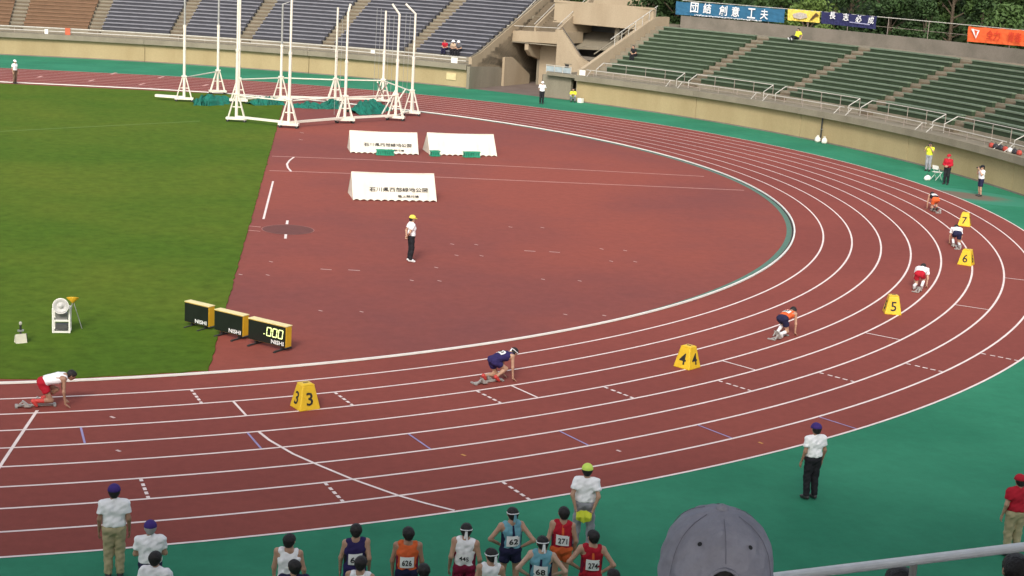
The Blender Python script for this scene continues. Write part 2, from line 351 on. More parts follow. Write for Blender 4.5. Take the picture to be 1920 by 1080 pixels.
# ================================================================== GRANDSTANDS
RUN, RISE = 0.72, 0.29
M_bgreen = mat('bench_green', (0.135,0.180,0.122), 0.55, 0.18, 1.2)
M_bgreend = mat('bench_green_gap_shade', (0.028,0.048,0.022), 0.7, 0.2, 1.5)  # bench green with the shade below the plank put into the colour
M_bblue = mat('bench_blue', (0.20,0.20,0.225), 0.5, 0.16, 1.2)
M_bblued = mat('bench_blue_gap_shade', (0.040,0.041,0.052), 0.7, 0.2, 1.5)  # dark gap below the blue planks, its shade put into the colour
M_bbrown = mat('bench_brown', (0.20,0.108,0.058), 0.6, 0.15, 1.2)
M_bbrownd = mat('bench_brown_gap', (0.15,0.085,0.045), 0.7, 0.15, 1.5)
M_aisle = layered('aisle_concrete', (0.135,0.108,0.075), (0.165,0.13,0.09), 0.8, 12.0, 0.15)
COPT, COPB = 2.08, 1.66
def grandstand(name, label, t0, t1, aisles, rows, colour_of, wall_joints, zc):
    base = S(RW, (t0+t1)/2, 0)
    T = thing(name, base, label, 'grandstand')
    r_first, f_first = RW+2.3, 2.42
    # stepped concrete terrace
    mb = MB(); prof = [(RW-0.02+0.3, 0.0), (RW+0.3, zc-0.4), (RW+0.3, 1.75), (r_first-0.75, 1.75), (r_first-0.75, 2.1), (r_first, 2.1)]
    for i in range(rows):
        prof += [(r_first+RUN*i, f_first+RISE*i), (r_first+RUN*(i+1), f_first+RISE*i)]
    back = r_first+RUN*rows; ztop = f_first+RISE*rows
    prof += [(back, ztop), (back+2.6, ztop), (back+2.6, 0.0)]
    n = int((t1-t0)/1.2)+1; vs = []; fs = []; m = len(prof)
    for i in range(n+1):
        t = t0+(t1-t0)*i/n; vs += [S(r, t, z) for r, z in prof]
    for i in range(n):
        for k in range(m): fs.append((i*m+k, i*m+(k+1)%m, (i+1)*m+(k+1)%m, (i+1)*m+k))
    fs.append(tuple(range(m))); fs.append(tuple(reversed(range(n*m, (n+1)*m))))
    mb.add(vs, fs); obj('terrace', mb, M_conc, T, True)
    # front wall in panels, coping in pieces
    js = [t0]+wall_joints+[t1]
    for a, b in zip(js[:-1], js[1:]):
        p = MB(); p.arc(RW, RW+0.28, a+0.02, b-0.02, 0.0, zc-0.42); obj('wall_panel', p, M_wall, T, True)
        p = MB(); p.arc(RW-0.38, RW+0.95, a+0.012, b-0.012, zc-0.42, zc); obj('coping', p, M_conc, T, True)
        p = MB(); p.arc(RW-0.03, RW-0.002, a+0.02, b-0.02, 0.0, 0.09); obj('plinth', p, M_concd, T, True)
    # benches between the aisles
    ed = [t0+0.9]+[x for a in aisles for x in (a-0.52, a+0.52)]+[t1-0.9]
    secs = [(ed[i], ed[i+1]) for i in range(0, len(ed), 2)]
    for (a, b) in secs:
        mp, ms = colour_of((a+b)/2)
        for i in range(rows):
            rr, ff = r_first+RUN*i, f_first+RISE*i
            ja, jb = rnd.uniform(0, 0.06), rnd.uniform(0, 0.06)
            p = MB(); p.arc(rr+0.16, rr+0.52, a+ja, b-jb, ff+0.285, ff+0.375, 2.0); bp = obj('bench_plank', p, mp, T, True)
            p = MB(); p.arc(rr+0.22, rr+0.48, a+0.05, b-0.05, ff, ff+0.285, 2.0); obj('bench_gap_shade', p, ms, bp)  # added board in the gap under the plank, coloured darker for its shade
    for a in aisles:
        p = MB()
        for i in range(rows):
            rr, ff = r_first+RUN*i, f_first+RISE*i
            p.arc(rr+0.37, rr+RUN+0.001, a-0.46, a+0.46, ff+0.002, ff+RISE*0.5, 1.0)
        p.arc(r_first-0.4, r_first, a-0.46, a+0.46, 2.102, 2.27, 1.0)
        obj('aisle_steps', p, M_aisle, T, True)
    return T, back, ztop, secs, r_first, f_first
def pipe_arc(r, ta, tb, z, rad, step=1.2):
    n = max(1, int(abs(tb-ta)/step)); mb = MB(); return mb.tube([S(r, ta+(tb-ta)*i/n, z) for i in range(n+1)], rad, 6)
M_rail = mat('rail_paint', (0.50,0.48,0.43), 0.5, 0.12, 5.0)
M_railr = mat('rail_rusty', (0.30,0.25,0.21), 0.6, 0.2, 5.0)
R_AIS = [-6.5, 1.4, 9.3, 17.2, 25.2]
GR, r_back, r_ztop, r_secs, rf, ff0 = grandstand('grandstand', 'concrete grandstand with rows of green benches below the banners', -16.0, 34.0, R_AIS, 12, lambda t: (M_bgreen, M_bgreend), [-8.0, 2.4+0.2, 13.0, 22.9], COPT+0.02)
# rails of the green stand
for a, b in zip([-16.0]+R_AIS, R_AIS+[33.6]):
    a2, b2 = a+0.55, b-0.55
    obj('front_rail', pipe_arc(RW+0.35, a2-0.4, b2+0.4, 2.56, 0.028), M_rail, GR, True)
    obj('lower_rail', pipe_arc(RW+0.35, a2-0.4, b2+0.4, 2.30, 0.02), M_railr, GR, True)
    obj('section_rail', pipe_arc(rf-0.28, a2, b2, 3.10, 0.028), M_rail, GR, True)
    for t in np.arange(a2, b2+0.01, 1.75):
        for q in ([S(RW+0.35, t, COPT), S(RW+0.35, t, 2.56)], [S(rf-0.28, t, 2.1), S(rf-0.28, t, 3.10)]):
            p = MB(); p.tube(q, 0.022, 6); obj('rail_post', p, M_railr, GR, True)
    for t in (a2, b2):
        p = MB(); p.tube([S(rf-0.28, t, 3.10), S(RW+1.1, t, 2.62), S(RW+1.1, t, 1.76)], 0.032, 6); obj('stair_rail', p, M_rail, GR, True)
        p = MB(); p.tube([S(RW+0.37, t, 2.56), S(RW-0.15, t, 2.09)], 0.022, 6); obj('rail_stay', p, M_rail, GR, True)
GL, l_back, l_ztop, l_secs, lf, lf0 = grandstand('grandstand', 'concrete grandstand of blue and brown benches behind the throwing cage', 43.9, 100.0, [50.3, 57.3, 64.2, 69.9, 76.4, 82.5, 89.0, 95.0], 19, lambda t: (M_bblue, M_bblued) if t < 76.4 else (M_bbrown, M_bbrownd), [58.0, 71.9, 86.0], 1.98)
obj('front_rail', pipe_arc(RW+0.3, 44.3, 99.5, 2.50, 0.05), M_rail, GL, True)
obj('lower_rail', pipe_arc(RW+0.3, 44.3, 99.5, 2.22, 0.045), M_rail, GL, True)
for t in np.arange(45, 99.5, 2.2):
    p = MB(); p.tube([S(RW+0.3, t, 1.98), S(RW+0.3, t, 2.5)], 0.025, 6); obj('rail_post', p, M_railr, GL, True)
# back of the green stand: walkway parapet, fence with banners
p = MB(); p.arc(r_back+2.35, r_back+2.6, -16, 33.2, r_ztop, r_ztop+0.98); obj('back_parapet', p, M_concd, GR, True)
FR = r_back+2.45
FZ = 8.16
fence = thing('fence', S(FR, 16, r_ztop), 'thin grey pipe fence along the top of the green stand, carrying the banners', 'fence')
obj('top_rail', pipe_arc(FR, -16, 33.2, FZ, 0.03), M_rail, fence, True)
obj('mid_rail', pipe_arc(FR, -16, 33.2, r_ztop+1.55, 0.015), M_railr, fence, True)
for t in np.arange(-15.5, 33.3, 3.0):
    p = MB(); p.tube([S(FR, t, r_ztop+0.98), S(FR, t, FZ+0.05)], 0.022, 6); obj('fence_post', p, M_railr, fence, True)

def banner(px0, px1, ytop0, ytop1, ybot0, ybot1, material, label, name='banner'):
    t0, zt0 = cyl(px0, ytop0, FR-0.08); t1, zt1 = cyl(px1, ytop1, FR-0.08); zb0 = cyl(px0, ybot0, FR-0.08)[1]; zb1 = cyl(px1, ybot1, FR-0.08)[1]
    n = 24; vs = []; fs = []
    for i in range(n+1):
        s = i/n; t = t0+(t1-t0)*s; zt = zt0+(zt1-zt0)*s; zb = zb0+(zb1-zb0)*s
        zt -= 0.05*abs(math.sin(s*math.pi*6)); 
        for j in range(5):
            z = zt+(zb-zt)*j/4; rr = FR-0.07-0.03*math.sin(s*37+j*1.3)*(0.4+0.25*j)
            vs += [S(rr, t, z), S(rr+0.012, t, z)]
    for i in range(n):
        for j in range(4):
            a = (i*5+j)*2; b = a+2; c = a+10; d = c+2
            fs += [(a, b, d, c), (a+1, c+1, d+1, b+1)]
    for i in range(n):
        a = i*10; fs.append((a, a+10, a+11, a+1)); a += 8; fs.append((a, a+1, a+11, a+10))
    for j in range(4):
        a = j*2; fs.append((a, a+1, a+3, a+2)); a += n*10; fs.append((a, a+2, a+3, a+1))
    mb = MB(); mb.add(vs, fs); mb.smooth = False
    T = thing(name, S(FR-0.08, (t0+t1)/2, min(zb0, zb1)), label, 'banner')
    obj('cloth', mb, material, T, True)
    def place(px, py): t, z = cyl(px, py, FR-0.19); return S(FR-0.19, t, z), t
    return T, place
def on_banner(T, place, s, px, py, hpx, material, wfac=None, name='lettering'):
    P, t = place(px, py); tt = R_(t); d = np.linalg.norm(np.array(P)-CAM); h = hpx*d/F_PX
    xd = (math.sin(tt), -math.cos(tt), 0)
    text_on(name, s, P, xd, (0,0,1), h, material, T, True, width=h*wfac if wfac else None)
M_bt = mat('banner_white', (0.80,0.80,0.80), 0.8)
T, pl = banner(1268, 1472, 2, 17, 27, 43, mat('banner_teal', (0.025,0.12,0.22), 0.75, 0.12, 2.0), 'long teal banner with large white characters on the fence above the stand')
for s, x, y in [('団',1302,14),('結',1326,16),('創',1356,20),('意',1379,22),('工',1409,25),('夫',1433,27)]: on_banner(T, pl, s, x, y, 18, M_bt, 0.95)
p = MB()
for i in range(46):
    x = 1303+i*2.75; P, t = pl(x, 28.0+i*0.25+rnd.uniform(-0.6,0.6)); p.box(P, (0.07, 0.02, 0.06+rnd.uniform(0,0.05)), R_(t)+math.pi/2)
obj('small_lettering', p, M_bt, T, True)
T, pl = banner(1478, 1538, 16, 21, 38, 43, mat('banner_yellow', (0.72,0.55,0.10), 0.75, 0.2, 1.2), 'small yellow banner with a dark swoosh beside the teal banner')
p = MB(); q = [pl(*c)[0] for c in [(1486,26),(1500,23),(1512,26),(1514,33),(1500,36),(1488,33)]]; p.poly(q, (0.02,0.02,0)); obj('grey_print', p, mat('banner_grey', (0.45,0.40,0.35), 0.8, 0.4, 12.0), T, True)
p = MB(); q = [pl(*c)[0] for c in [(1517,39),(1524,30),(1530,24),(1536,29),(1529,31),(1524,36)]]; p.poly(q, (0.02,0.02,0)); obj('dark_swoosh', p, mat('banner_brown', (0.10,0.05,0.02), 0.8), T, True)
T, pl = banner(1541, 1644, 21, 30, 44, 55, mat('banner_navy', (0.020,0.022,0.085), 0.75, 0.15, 2.0), 'navy banner with white characters beside the yellow banner')
for s, x, y in [('長',1561,29),('志',1586,32),('必',1610,35),('成',1633,38)]: on_banner(T, pl, s, x, y, 13, M_bt)
p = MB()
for i in range(16):
    x = 1594+i*2.4; P, t = pl(x, 41.5+i*0.3); p.box(P, (0.08, 0.02, 0.07), R_(t)+math.pi/2)
obj('small_lettering', p, mat('banner_lilac', (0.45,0.45,0.65), 0.8), T, True)
T, pl = banner(1816, 2010, 49, 63, 78, 95, mat('banner_orange', (0.80,0.13,0.035), 0.75, 0.1, 2.0), 'orange banner with a white triangle emblem and red characters')
for a, b, c in [((1821,54),(1826,54),(1830,73)),((1837,57),(1832,60),(1829.5,73)),((1823,54),(1836,57),(1836,59.5))]:
    q = [pl(*x)[0] for x in (a, b, c)]; p = MB(); p.poly(q, (0.02,0.02,0)); obj('emblem_stroke', p, M_bt, T, True)
for s, x, y in [('全力',1862,66),('青春',1902,70)]: on_banner(T, pl, s, x, y, 17, mat('banner_red', (0.62,0.05,0.02), 0.8), 1.9)

# ------------------------------------------------------------------ portal between the two stands
PT = thing('stadium_portal', S(RW+8, 40, 0), 'pale concrete gate house with stairs and a dark tunnel between the stands', 'gate')
def radial_wall(pts_rz, th, thick_deg, material, name):       # wall in a radial plane, outline in (r, z)
    mb = MB(); n = len(pts_rz); a = [S(r, th, z) for r, z in pts_rz]; b = [S(r, th+thick_deg, z) for r, z in pts_rz]
    fs = [tuple(range(n)), tuple(reversed(range(n, 2*n)))]+[(i, (i+1)%n, (i+1)%n+n, i+n) for i in range(n)]
    mb.add(a+b, fs); return obj(name, mb, material, PT, True)
def tang_wall(pts_tz, r, thick, material, name):              # wall across the gate, outline in (theta, z)
    mb = MB(); n = len(pts_tz); a = [S(r, t, z) for t, z in pts_tz]; b = [S(r+thick, t, z) for t, z in pts_tz]
    fs = [tuple(range(n)), tuple(reversed(range(n, 2*n)))]+[(i, (i+1)%n, (i+1)%n+n, i+n) for i in range(n)]
    mb.add(a+b, fs); return obj(name, mb, material, PT, True)
# left wing wall beside the passage, top stepping down inwards, and the low inner wall behind it
radial_wall([(RW-0.35,0),(RW-0.35,1.86),(RW+4.9,1.62),(RW+7.9,0.25),(RW+7.9,0)], 43.85, -0.25, M_conc, 'wing_wall')
radial_wall([(RW+5.2,0),(RW+5.2,2.45),(RW+6.6,2.45),(RW+10.0,0.8),(RW+10.0,0)], 43.55, -0.2, M_concl, 'inner_wing_wall')
# end wall of the blue stand: sloped parapet
lp = [(RW+0.5, 1.7),(RW+0.5, 2.55)] + [(RW+2.0, 2.9),(RW+18, 2.9+16*RISE/RUN),(RW+18, 0.0),(RW+0.5,0.0)]
radial_wall(lp, 43.9, 0.28, M_concl, 'sloped_parapet')
p = MB(); p.tube([S(RW+0.5, 44.0, 2.62), S(RW+2.0, 44.0, 3.0), S(RW+18, 44.0, 3.0+16*RISE/RUN)], 0.05, 6); obj('parapet_cap', p, M_conc, PT, True)
# landing slab over the tunnel, with brackets
SLR = RW+7.6
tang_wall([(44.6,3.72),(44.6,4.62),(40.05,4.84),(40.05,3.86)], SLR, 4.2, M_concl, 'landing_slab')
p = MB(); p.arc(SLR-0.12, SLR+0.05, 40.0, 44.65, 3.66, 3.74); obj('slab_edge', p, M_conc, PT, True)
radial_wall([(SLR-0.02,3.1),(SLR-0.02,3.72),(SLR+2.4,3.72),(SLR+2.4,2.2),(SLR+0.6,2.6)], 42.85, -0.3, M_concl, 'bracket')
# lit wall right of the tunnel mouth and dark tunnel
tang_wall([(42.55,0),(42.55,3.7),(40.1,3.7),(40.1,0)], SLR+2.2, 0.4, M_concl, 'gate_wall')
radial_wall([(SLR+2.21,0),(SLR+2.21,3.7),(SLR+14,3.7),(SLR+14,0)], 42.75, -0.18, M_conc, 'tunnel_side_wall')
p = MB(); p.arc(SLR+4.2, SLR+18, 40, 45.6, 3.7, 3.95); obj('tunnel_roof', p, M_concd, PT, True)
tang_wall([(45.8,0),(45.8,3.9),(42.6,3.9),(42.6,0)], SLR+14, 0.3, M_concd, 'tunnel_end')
p = MB(); p.arc(SLR+2.12, SLR+2.19, 41.95, 42.2, 0.0, 0.95); obj('vent_hatch', p, M_rubber, PT, True)
# stair flight above the slab towards the upper concourse
def flight(ra, za, rb, zb, ta, tb, n, material, name):
    mb = MB()
    for i in range(n):
        r = ra+(rb-ra)*i/n; z = za+(zb-za)*(i+1)/n; mb.arc(r, rb+0.01*i, ta, tb, z-(zb-za)/n, z-0.001, 2.0)
    return obj(name, mb, material, PT, True)
flight(SLR+1.2, 4.66, SLR+6.2, 7.1, 40.8, 43.7, 14, M_aisle, 'stair_flight')
radial_wall([(SLR+0.9,4.6),(SLR+0.9,5.1),(SLR+6.4,7.75),(SLR+6.4,4.6)], 42.45, 0.12, M_concl, 'stair_stringer')
radial_wall([(SLR+0.3,4.7),(SLR+0.3,5.0),(SLR+6.4,7.9),(SLR+6.4,4.7)], 40.55, -0.2, M_concl, 'stair_stringer')
for t in (44.0, 42.3, 40.4):
    p = MB(); p.tube([S(SLR+0.3, t, 5.35), S(SLR+6.4, t, 8.3)], 0.03, 6); obj('hand_rail', p, M_rail, PT, True)
p = MB(); p.tube([S(SLR+0.15, 44.5, 5.05), S(SLR+0.15, 40.1, 5.2)], 0.03, 6); obj('hand_rail', p, M_rail, PT, True)
# side wall of the stair going down to the right
SR = SLR-0.4
tang_wall([(40.03,0),(40.03,5.05),(39.7,5.1),(38.0,2.9),(37.4,2.62),(36.3,1.9),(36.3,0)], SR, 0.35, M_concl, 'stair_side_wall')
p = MB(); p.arc(SR-0.03, SR-0.002, 38.72, 39.22, 1.55, 2.25); obj('window', p, M_rubber, PT, True)
p = MB(); p.arc(SR-0.06, SR-0.031, 38.66, 39.28, 2.25, 2.32); obj('window_head', p, M_conc, PT, True)
p = MB(); p.tube([S(SR+0.1, 39.7, 5.3), S(SR+0.1, 38.0, 3.1)], 0.03, 6); obj('hand_rail', p, M_dark, PT, True)
# upper concourse bridge
BRR = RW+10.6
tang_wall([(41.95,5.55),(41.95,7.42),(34.05,7.36),(34.05,5.52)], BRR, 0.4, M_concl, 'concourse_parapet')
p = MB(); p.arc(BRR-0.10, BRR-0.003, 33.95, 42.0, 7.26, 7.44); obj('parapet_lip', p, M_concl, PT, True)
p = MB(); p.arc(BRR-0.06, BRR-0.003, 33.95, 42.0, 5.50, 5.62); obj('parapet_foot', p, M_concl, PT, True)
p = MB(); p.arc(BRR+0.4, BRR+8, 34, 44, 5.6, 5.9); obj('concourse_deck', p, M_conc, PT, True)
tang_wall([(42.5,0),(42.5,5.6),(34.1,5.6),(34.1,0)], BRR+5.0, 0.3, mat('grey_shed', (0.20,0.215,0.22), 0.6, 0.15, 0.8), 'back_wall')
for t in (36.9, 41.2):
    p = MB(); p.arc(BRR+0.5, BRR+1.0, t, t+0.35, 0, 5.58); obj('column', p, M_conc, PT, True)
p = MB(); mbq = [S(BRR+0.3, 41.0, 3.3), S(BRR+0.3, 37.2, 3.5), S(BRR+3.5, 37.2, 4.6), S(BRR+3.5, 41.0, 4.6)]; p.poly(mbq, (0,0,0.25)); obj('stair_soffit', p, M_conc, PT, True)
p = MB(); p.arc(BRR+0.6, BRR+2.6, 36.3, 41.0, 2.45, 2.75); obj('stair_landing', p, M_concd, PT, True)
tang_wall([(36.5,4.5),(36.5,5.5),(34.2,5.5),(34.2,4.5)], BRR+0.7, 0.2, M_concl, 'hanging_wall')
p = MB(); p.arc(BRR+7.6, BRR+8.0, 37.5, 42, 5.9, 8.6); obj('concourse_pier', p, M_concl, PT, True)
# sloped end parapet of the green stand
rp = [(RW+0.4,1.7),(RW+0.4,2.5),(RW+0.9,2.62),(RW+11.0,6.68),(RW+13.2,6.68),(RW+13.2,0),(RW+0.4,0)]
radial_wall(rp, 34.02, 0.3, M_concl, 'sloped_parapet')
p = MB()
for r in np.arange(RW+5.2, RW+11.4, 1.0): p.tube([S(r, 34.15, 2.5+(r-RW-0.6)*0.402), S(r, 34.15, 3.25+(r-RW-0.6)*0.402)], 0.025, 6)
p.tube([S(RW+4.6, 34.15, 3.25+4.0*0.402), S(RW+11.4, 34.15, 3.25+10.8*0.402)], 0.035, 6); obj('hand_rail', p, M_rail, PT, True)
p = MB(); p.tube([S(RW+3.6, 34.9, 3.6), S(RW+9.6, 34.9, 5.9)], 0.05, 6); obj('hand_rail', p, M_conc, PT, True)
# return wall of the green stand facing the passage, with a small glazed guard on top
tang_wall([(37.35,0),(37.35,1.85),(35.0,1.75),(35.0,0)], RW+0.72, 0.3, M_conc, 'return_wall')
radial_wall([(RW+0.75,0),(RW+0.75,1.8),(RW+7.0,1.8),(RW+7.0,0)], 37.35, 0.25, M_conc, 'passage_side_wall')
p = MB(); p.arc(RW+0.75, RW+6.8, 34.35, 37.3, 1.6, 1.72); obj('deck_slab', p, M_conc, PT, True)
p = MB(); p.arc(RW+0.25, RW+0.9, 34.0, 37.0, 1.80, COPT-0.02, z0b=1.80); obj('coping_end', p, M_conc, PT, True)
M_glass = mat('guard_panel', (0.32,0.38,0.40), 0.2, 0.1, 3.0)
for t in (35.0, 35.75, 36.5):
    p = MB(); p.arc(RW+0.55, RW+0.58, t+0.03, t+0.70, 2.10, 2.52); obj('guard_panel', p, M_glass, PT, True)
p = MB(); p.tube([S(RW+0.56, 34.95, 2.6), S(RW+0.56, 37.25, 2.6)], 0.025, 6)
for t in (34.98, 35.74, 36.49, 37.22): p.tube([S(RW+0.56, t, 2.0), S(RW+0.56, t, 2.6)], 0.025, 6)
obj('guard_rail', p, M_rail, PT, True)

# small things on the stands
def cap_sign(px, py, wpx, hpx, r, material, label, cat='sign', name='notice_board'):
    t, z = cyl(px, py, r); P = np.array(S(r, t, z)); d = np.linalg.norm(P-CAM); wd, ht = wpx*d/F_PX, hpx*d/F_PX
    T = thing(name, S(r, t, z-ht/2), label, cat, R_(t)+math.pi/2)
    p = MB(); p.box((0,0,ht/2), (wd, 0.03, ht)); obj('board', p, material, T)
    p = MB()
    for sx in (-1, 1): p.box((sx*wd*0.38, -0.04, ht*0.7), (0.03, 0.05, 0.05))
    obj('clips', p, M_dark, T); return T
cap_sign(87, 60, 6, 10, RW+0.2, M_white, 'small white notice on the rail below the brown benches')
cap_sign(699, 97, 8, 6, RW+0.2, M_white, 'tiny white notice on the rail behind the cage poles')
cap_sign(852, 113, 13, 10, RW+0.2, M_white, 'white square notice on the rail below the seated spectators')
cap_sign(1092, 137, 13, 11, RW+0.3, M_white, 'white square notice at the corner beside the glazed guard')
cap_sign(846, 143, 20, 13, RW-0.06, mat('box_cream', (0.62,0.50,0.27), 0.5), 'cream electrical box on the wall left of the portal', 'box', 'electrical_box')
cap_sign(127, 60, 9, 14, RW+0.18, mat('rag_red', (0.50,0.12,0.06), 0.8), 'red cloth hanging on the rail below the brown benches', 'cloth', 'hanging_cloth')
# drain pipe with two sacks
t, _ = cyl(1541, 240, RW-0.1)
T = thing('drain_pipe', S(RW-0.12, t, 0), 'dark drain pipe running down the curved beige wall', 'pipe')
p = MB(); p.tube([S(RW-0.12, t, 0.02), S(RW-0.12, t, 1.70)], 0.055, 8); obj('pipe', p, M_dark, T, True)
p = MB(); p.box(S(RW-0.1, t, 0.9), (0.18, 0.10, 0.05), R_(t)+math.pi/2); obj('bracket', p, M_steel, T, True)
M_sack = mat('sack_white', (0.72,0.70,0.62), 0.8, 0.15, 6.0)
def sack(P, label, s=1.0):
    mb = MB(); mb.smooth = True
    pr = [(0.001,0),(0.15,0.02),(0.18,0.12),(0.16,0.24),(0.10,0.32),(0.05,0.36),(0.08,0.42),(0.001,0.40)]
    mb.lathe([(r*s, z*s) for r, z in pr], 12, (0,0,0)); T = thing('sack', P, label, 'sack', rnd.uniform(0,3))
    mb.v = [(x*(1+0.1*math.sin(y*30)), y*(1+0.1*math.cos(x*25)), z) for x, y, z in mb.v]
    obj('bag', mb, M_sack, T, smooth=True); p = MB(); p.lathe([(0.055*s,0.345*s),(0.062*s,0.36*s),(0.055*s,0.375*s)], 10); obj('tie', p, M_dark, T)
for px, lb in ((1533,'white sack left of the drain pipe foot'),(1546,'white sack right of the drain pipe foot')):
    t, _ = cyl(px, 262, RW-0.3); sack(S(RW-0.3, t, 0.0), lb, 1.15)
# litter and bags along the coping at the right
M_bags = [mat('bag_red', (0.40,0.06,0.04), 0.7), mat('bag_black', (0.03,0.03,0.035), 0.6), mat('bag_white', (0.75,0.74,0.70), 0.6), mat('bag_blue', (0.05,0.08,0.22), 0.6)]
bag_names = ['red', 'black', 'white', 'navy']
for i, px in enumerate([1860, 1868, 1878, 1887, 1896, 1905, 1914]):
    t, z = cyl(px, 272+0.2*i, RW+0.05); k = [0,1,1,0,2,1,0][i]
    mb = MB(); mb.smooth = True; mb.lathe([(0.001,0),(0.13,0.01),(0.17,0.08),(0.15,0.20),(0.09,0.27),(0.001,0.28)], 10, sx=1.35, sy=0.8)
    T = thing('sports_bag', S(RW+0.02, t, 2.10), ['red sports bag at the left end of the bags on the coping','black sports bag second in the row on the coping','black sports bag third in the row on the coping','red sports bag in the middle of the row on the coping','white bag lying among dark bags on the coping','black sports bag just right of the white bag','red sports bag near the right edge on the coping'][i], 'bag', R_(t)+math.pi/2, 'bags on the coping')
    obj('bag', mb, M_bags[k], T, smooth=True); p = MB(); p.tube([(-0.12,0,0.22),(-0.06,0,0.34),(0.06,0,0.34),(0.12,0,0.22)], 0.012, 5); obj('handle', p, M_dark, T)

# ------------------------------------------------------------------ wooded slope behind the green stand
def hill():
    mb = MB(); prof = [(RW+17, -0.02), (RW+22, 2.5), (RW+34, 5.5), (RW+60, 14), (RW+110, 30)]; vs = []; fs = []; m = len(prof); n = 60
    for i in range(n+1):
        t = -30+75*i/n
        for k, (r, z) in enumerate(prof): vs.append(S(r+2*math.sin(t*0.3+k), t, z+(1.2*math.sin(t*0.21+k*2) if k > 1 else 0)))
    for i in range(n):
        for k in range(m-1): fs.append((i*m+k, i*m+k+1, (i+1)*m+k+1, (i+1)*m+k))
    mb.add(vs, fs); mb.smooth = True; return mb
struct('hillside', hill(), layered('undergrowth', (0.018,0.035,0.010), (0.035,0.050,0.014), 0.3, 3.0, 0.4, bump=1.0))
M_leaf = [mat('leaf_dark', (0.028,0.060,0.014), 0.7, 0.35, 0.6), mat('leaf_mid', (0.050,0.095,0.020), 0.7, 0.35, 0.6), mat('leaf_light', (0.095,0.150,0.028), 0.7, 0.3, 0.6)]
M_bark = mat('bark', (0.10,0.075,0.05), 0.9, 0.3, 6.0, bump=0.6)
def tree_meshes(seed, H, W, nleaf, leaf):
    r = random.Random(seed); tr = MB(); limbs = []
    z0 = H*0.22; tr.tube([(0,0,-0.4),(r.uniform(-.1,.1),0,H*0.3),(r.uniform(-.3,.3),r.uniform(-.3,.3),H*0.6),(r.uniform(-.4,.4),r.uniform(-.4,.4),H*0.9)], 0.22, 7, 0.03)
    clumps = []
    for i in range(16):
        a = r.uniform(0, 6.28); z = z0+(H-z0)*r.random()**0.9; ww = W*math.sin(math.pi*min(1, max(0.15, (z-z0*0.5)/(H*1.02-z0*0.5))))**0.7
        d = ww*r.uniform(0.35, 0.95); c = (math.cos(a)*d, math.sin(a)*d, z); clumps.append((c, r.uniform(0.7, 1.5)*W/3.0))
        tr.tube([(0,0,max(0.5, z*0.75)), (c[0]*0.5, c[1]*0.5, z*0.9), c], 0.07, 5, 0.012)
    clumps.append(((0,0,H*0.93), W/2.6)); lf = MB()
    for i in range(nleaf):
        c, s = clumps[r.randrange(len(clumps))]
        u = r.random()**0.4*s; a = r.uniform(0, 6.28); cz = r.uniform(-1, 1); q = math.sqrt(1-cz*cz)
        P = Vector((c[0]+u*q*math.cos(a), c[1]+u*q*math.sin(a), c[2]+u*cz*0.8))
        n = Vector((r.gauss(0,1), r.gauss(0,1), r.gauss(0.6,1))).normalized(); x = n.orthogonal().normalized(); y = n.cross(x)
        an = r.uniform(0, 6.28); x, y = x*math.cos(an)+y*math.sin(an), y*math.cos(an)-x*math.sin(an); L = leaf*r.uniform(0.6, 1.3)
        lf.add([P-x*L, P+y*L*0.45, P+x*L, P-y*L*0.45], [(0,1,2,3)])
    me = bpy.data.meshes.new('crown'); me.from_pydata(lf.v, [], lf.f); me.update()
    return tr.mesh('trunk'), me
PROTO = [tree_meshes(11, 9.0, 3.2, 5200, 0.20), tree_meshes(12, 11.5, 3.6, 6000, 0.22), tree_meshes(13, 7.5, 2.8, 4600, 0.17), tree_meshes(14, 10.0, 2.4, 4200, 0.20)]
rt = random.Random(5)
kinds = ['dark', 'mid green', 'bright green']
placed = 0
row_names = ['front line behind the banner fence', 'second line up the slope', 'back line high on the slope']
ordn = ['first','second','third','fourth','fifth','sixth','seventh','eighth','ninth','tenth','eleventh','twelfth','thirteenth','fourteenth','fifteenth','sixteenth','seventeenth','eighteenth','nineteenth','twentieth','twenty first','twenty second','twenty third','twenty fourth']
def tree_label(k, row, idx): return '%s tree, %s from the right in the %s' % (kinds[k], ordn[idx], row_names[row])
for row, (rr, z0, dth, t0) in enumerate([(RW+20.5, 1.4, 2.5, -2.0), (RW+27, 3.6, 2.7, 0.4), (RW+38, 6.4, 3.0, 2.0)]):
    t = t0; idx = 0
    while t < 45:
        k = rt.choices([0,1,2], [0.55,0.35,0.10])[0]; pi = rt.randrange(4)
        trm, crm = PROTO[pi]
        T = thing('tree', S(rr+rt.uniform(-1.3,1.3), t+rt.uniform(-0.5,0.5), z0-0.3), tree_label(k, row, idx), 'tree', rt.uniform(0,6.28), 'trees behind the green stand')
        s = rt.uniform(0.85, 1.15); T.scale = (s, s, s*rt.uniform(0.9,1.1))
        o = bpy.data.objects.new('trunk', trm); o.parent = T; col.objects.link(o)
        if not trm.materials: trm.materials.append(M_bark)
        key = (pi, k)
        if key not in MATS:
            c2 = crm.copy(); c2.materials.clear(); c2.materials.append(M_leaf[k]); MATS[key] = c2
        o = bpy.data.objects.new('crown', MATS[key]); o.parent = T; col.objects.link(o)
        t += dth*rt.uniform(0.85, 1.15); idx += 1

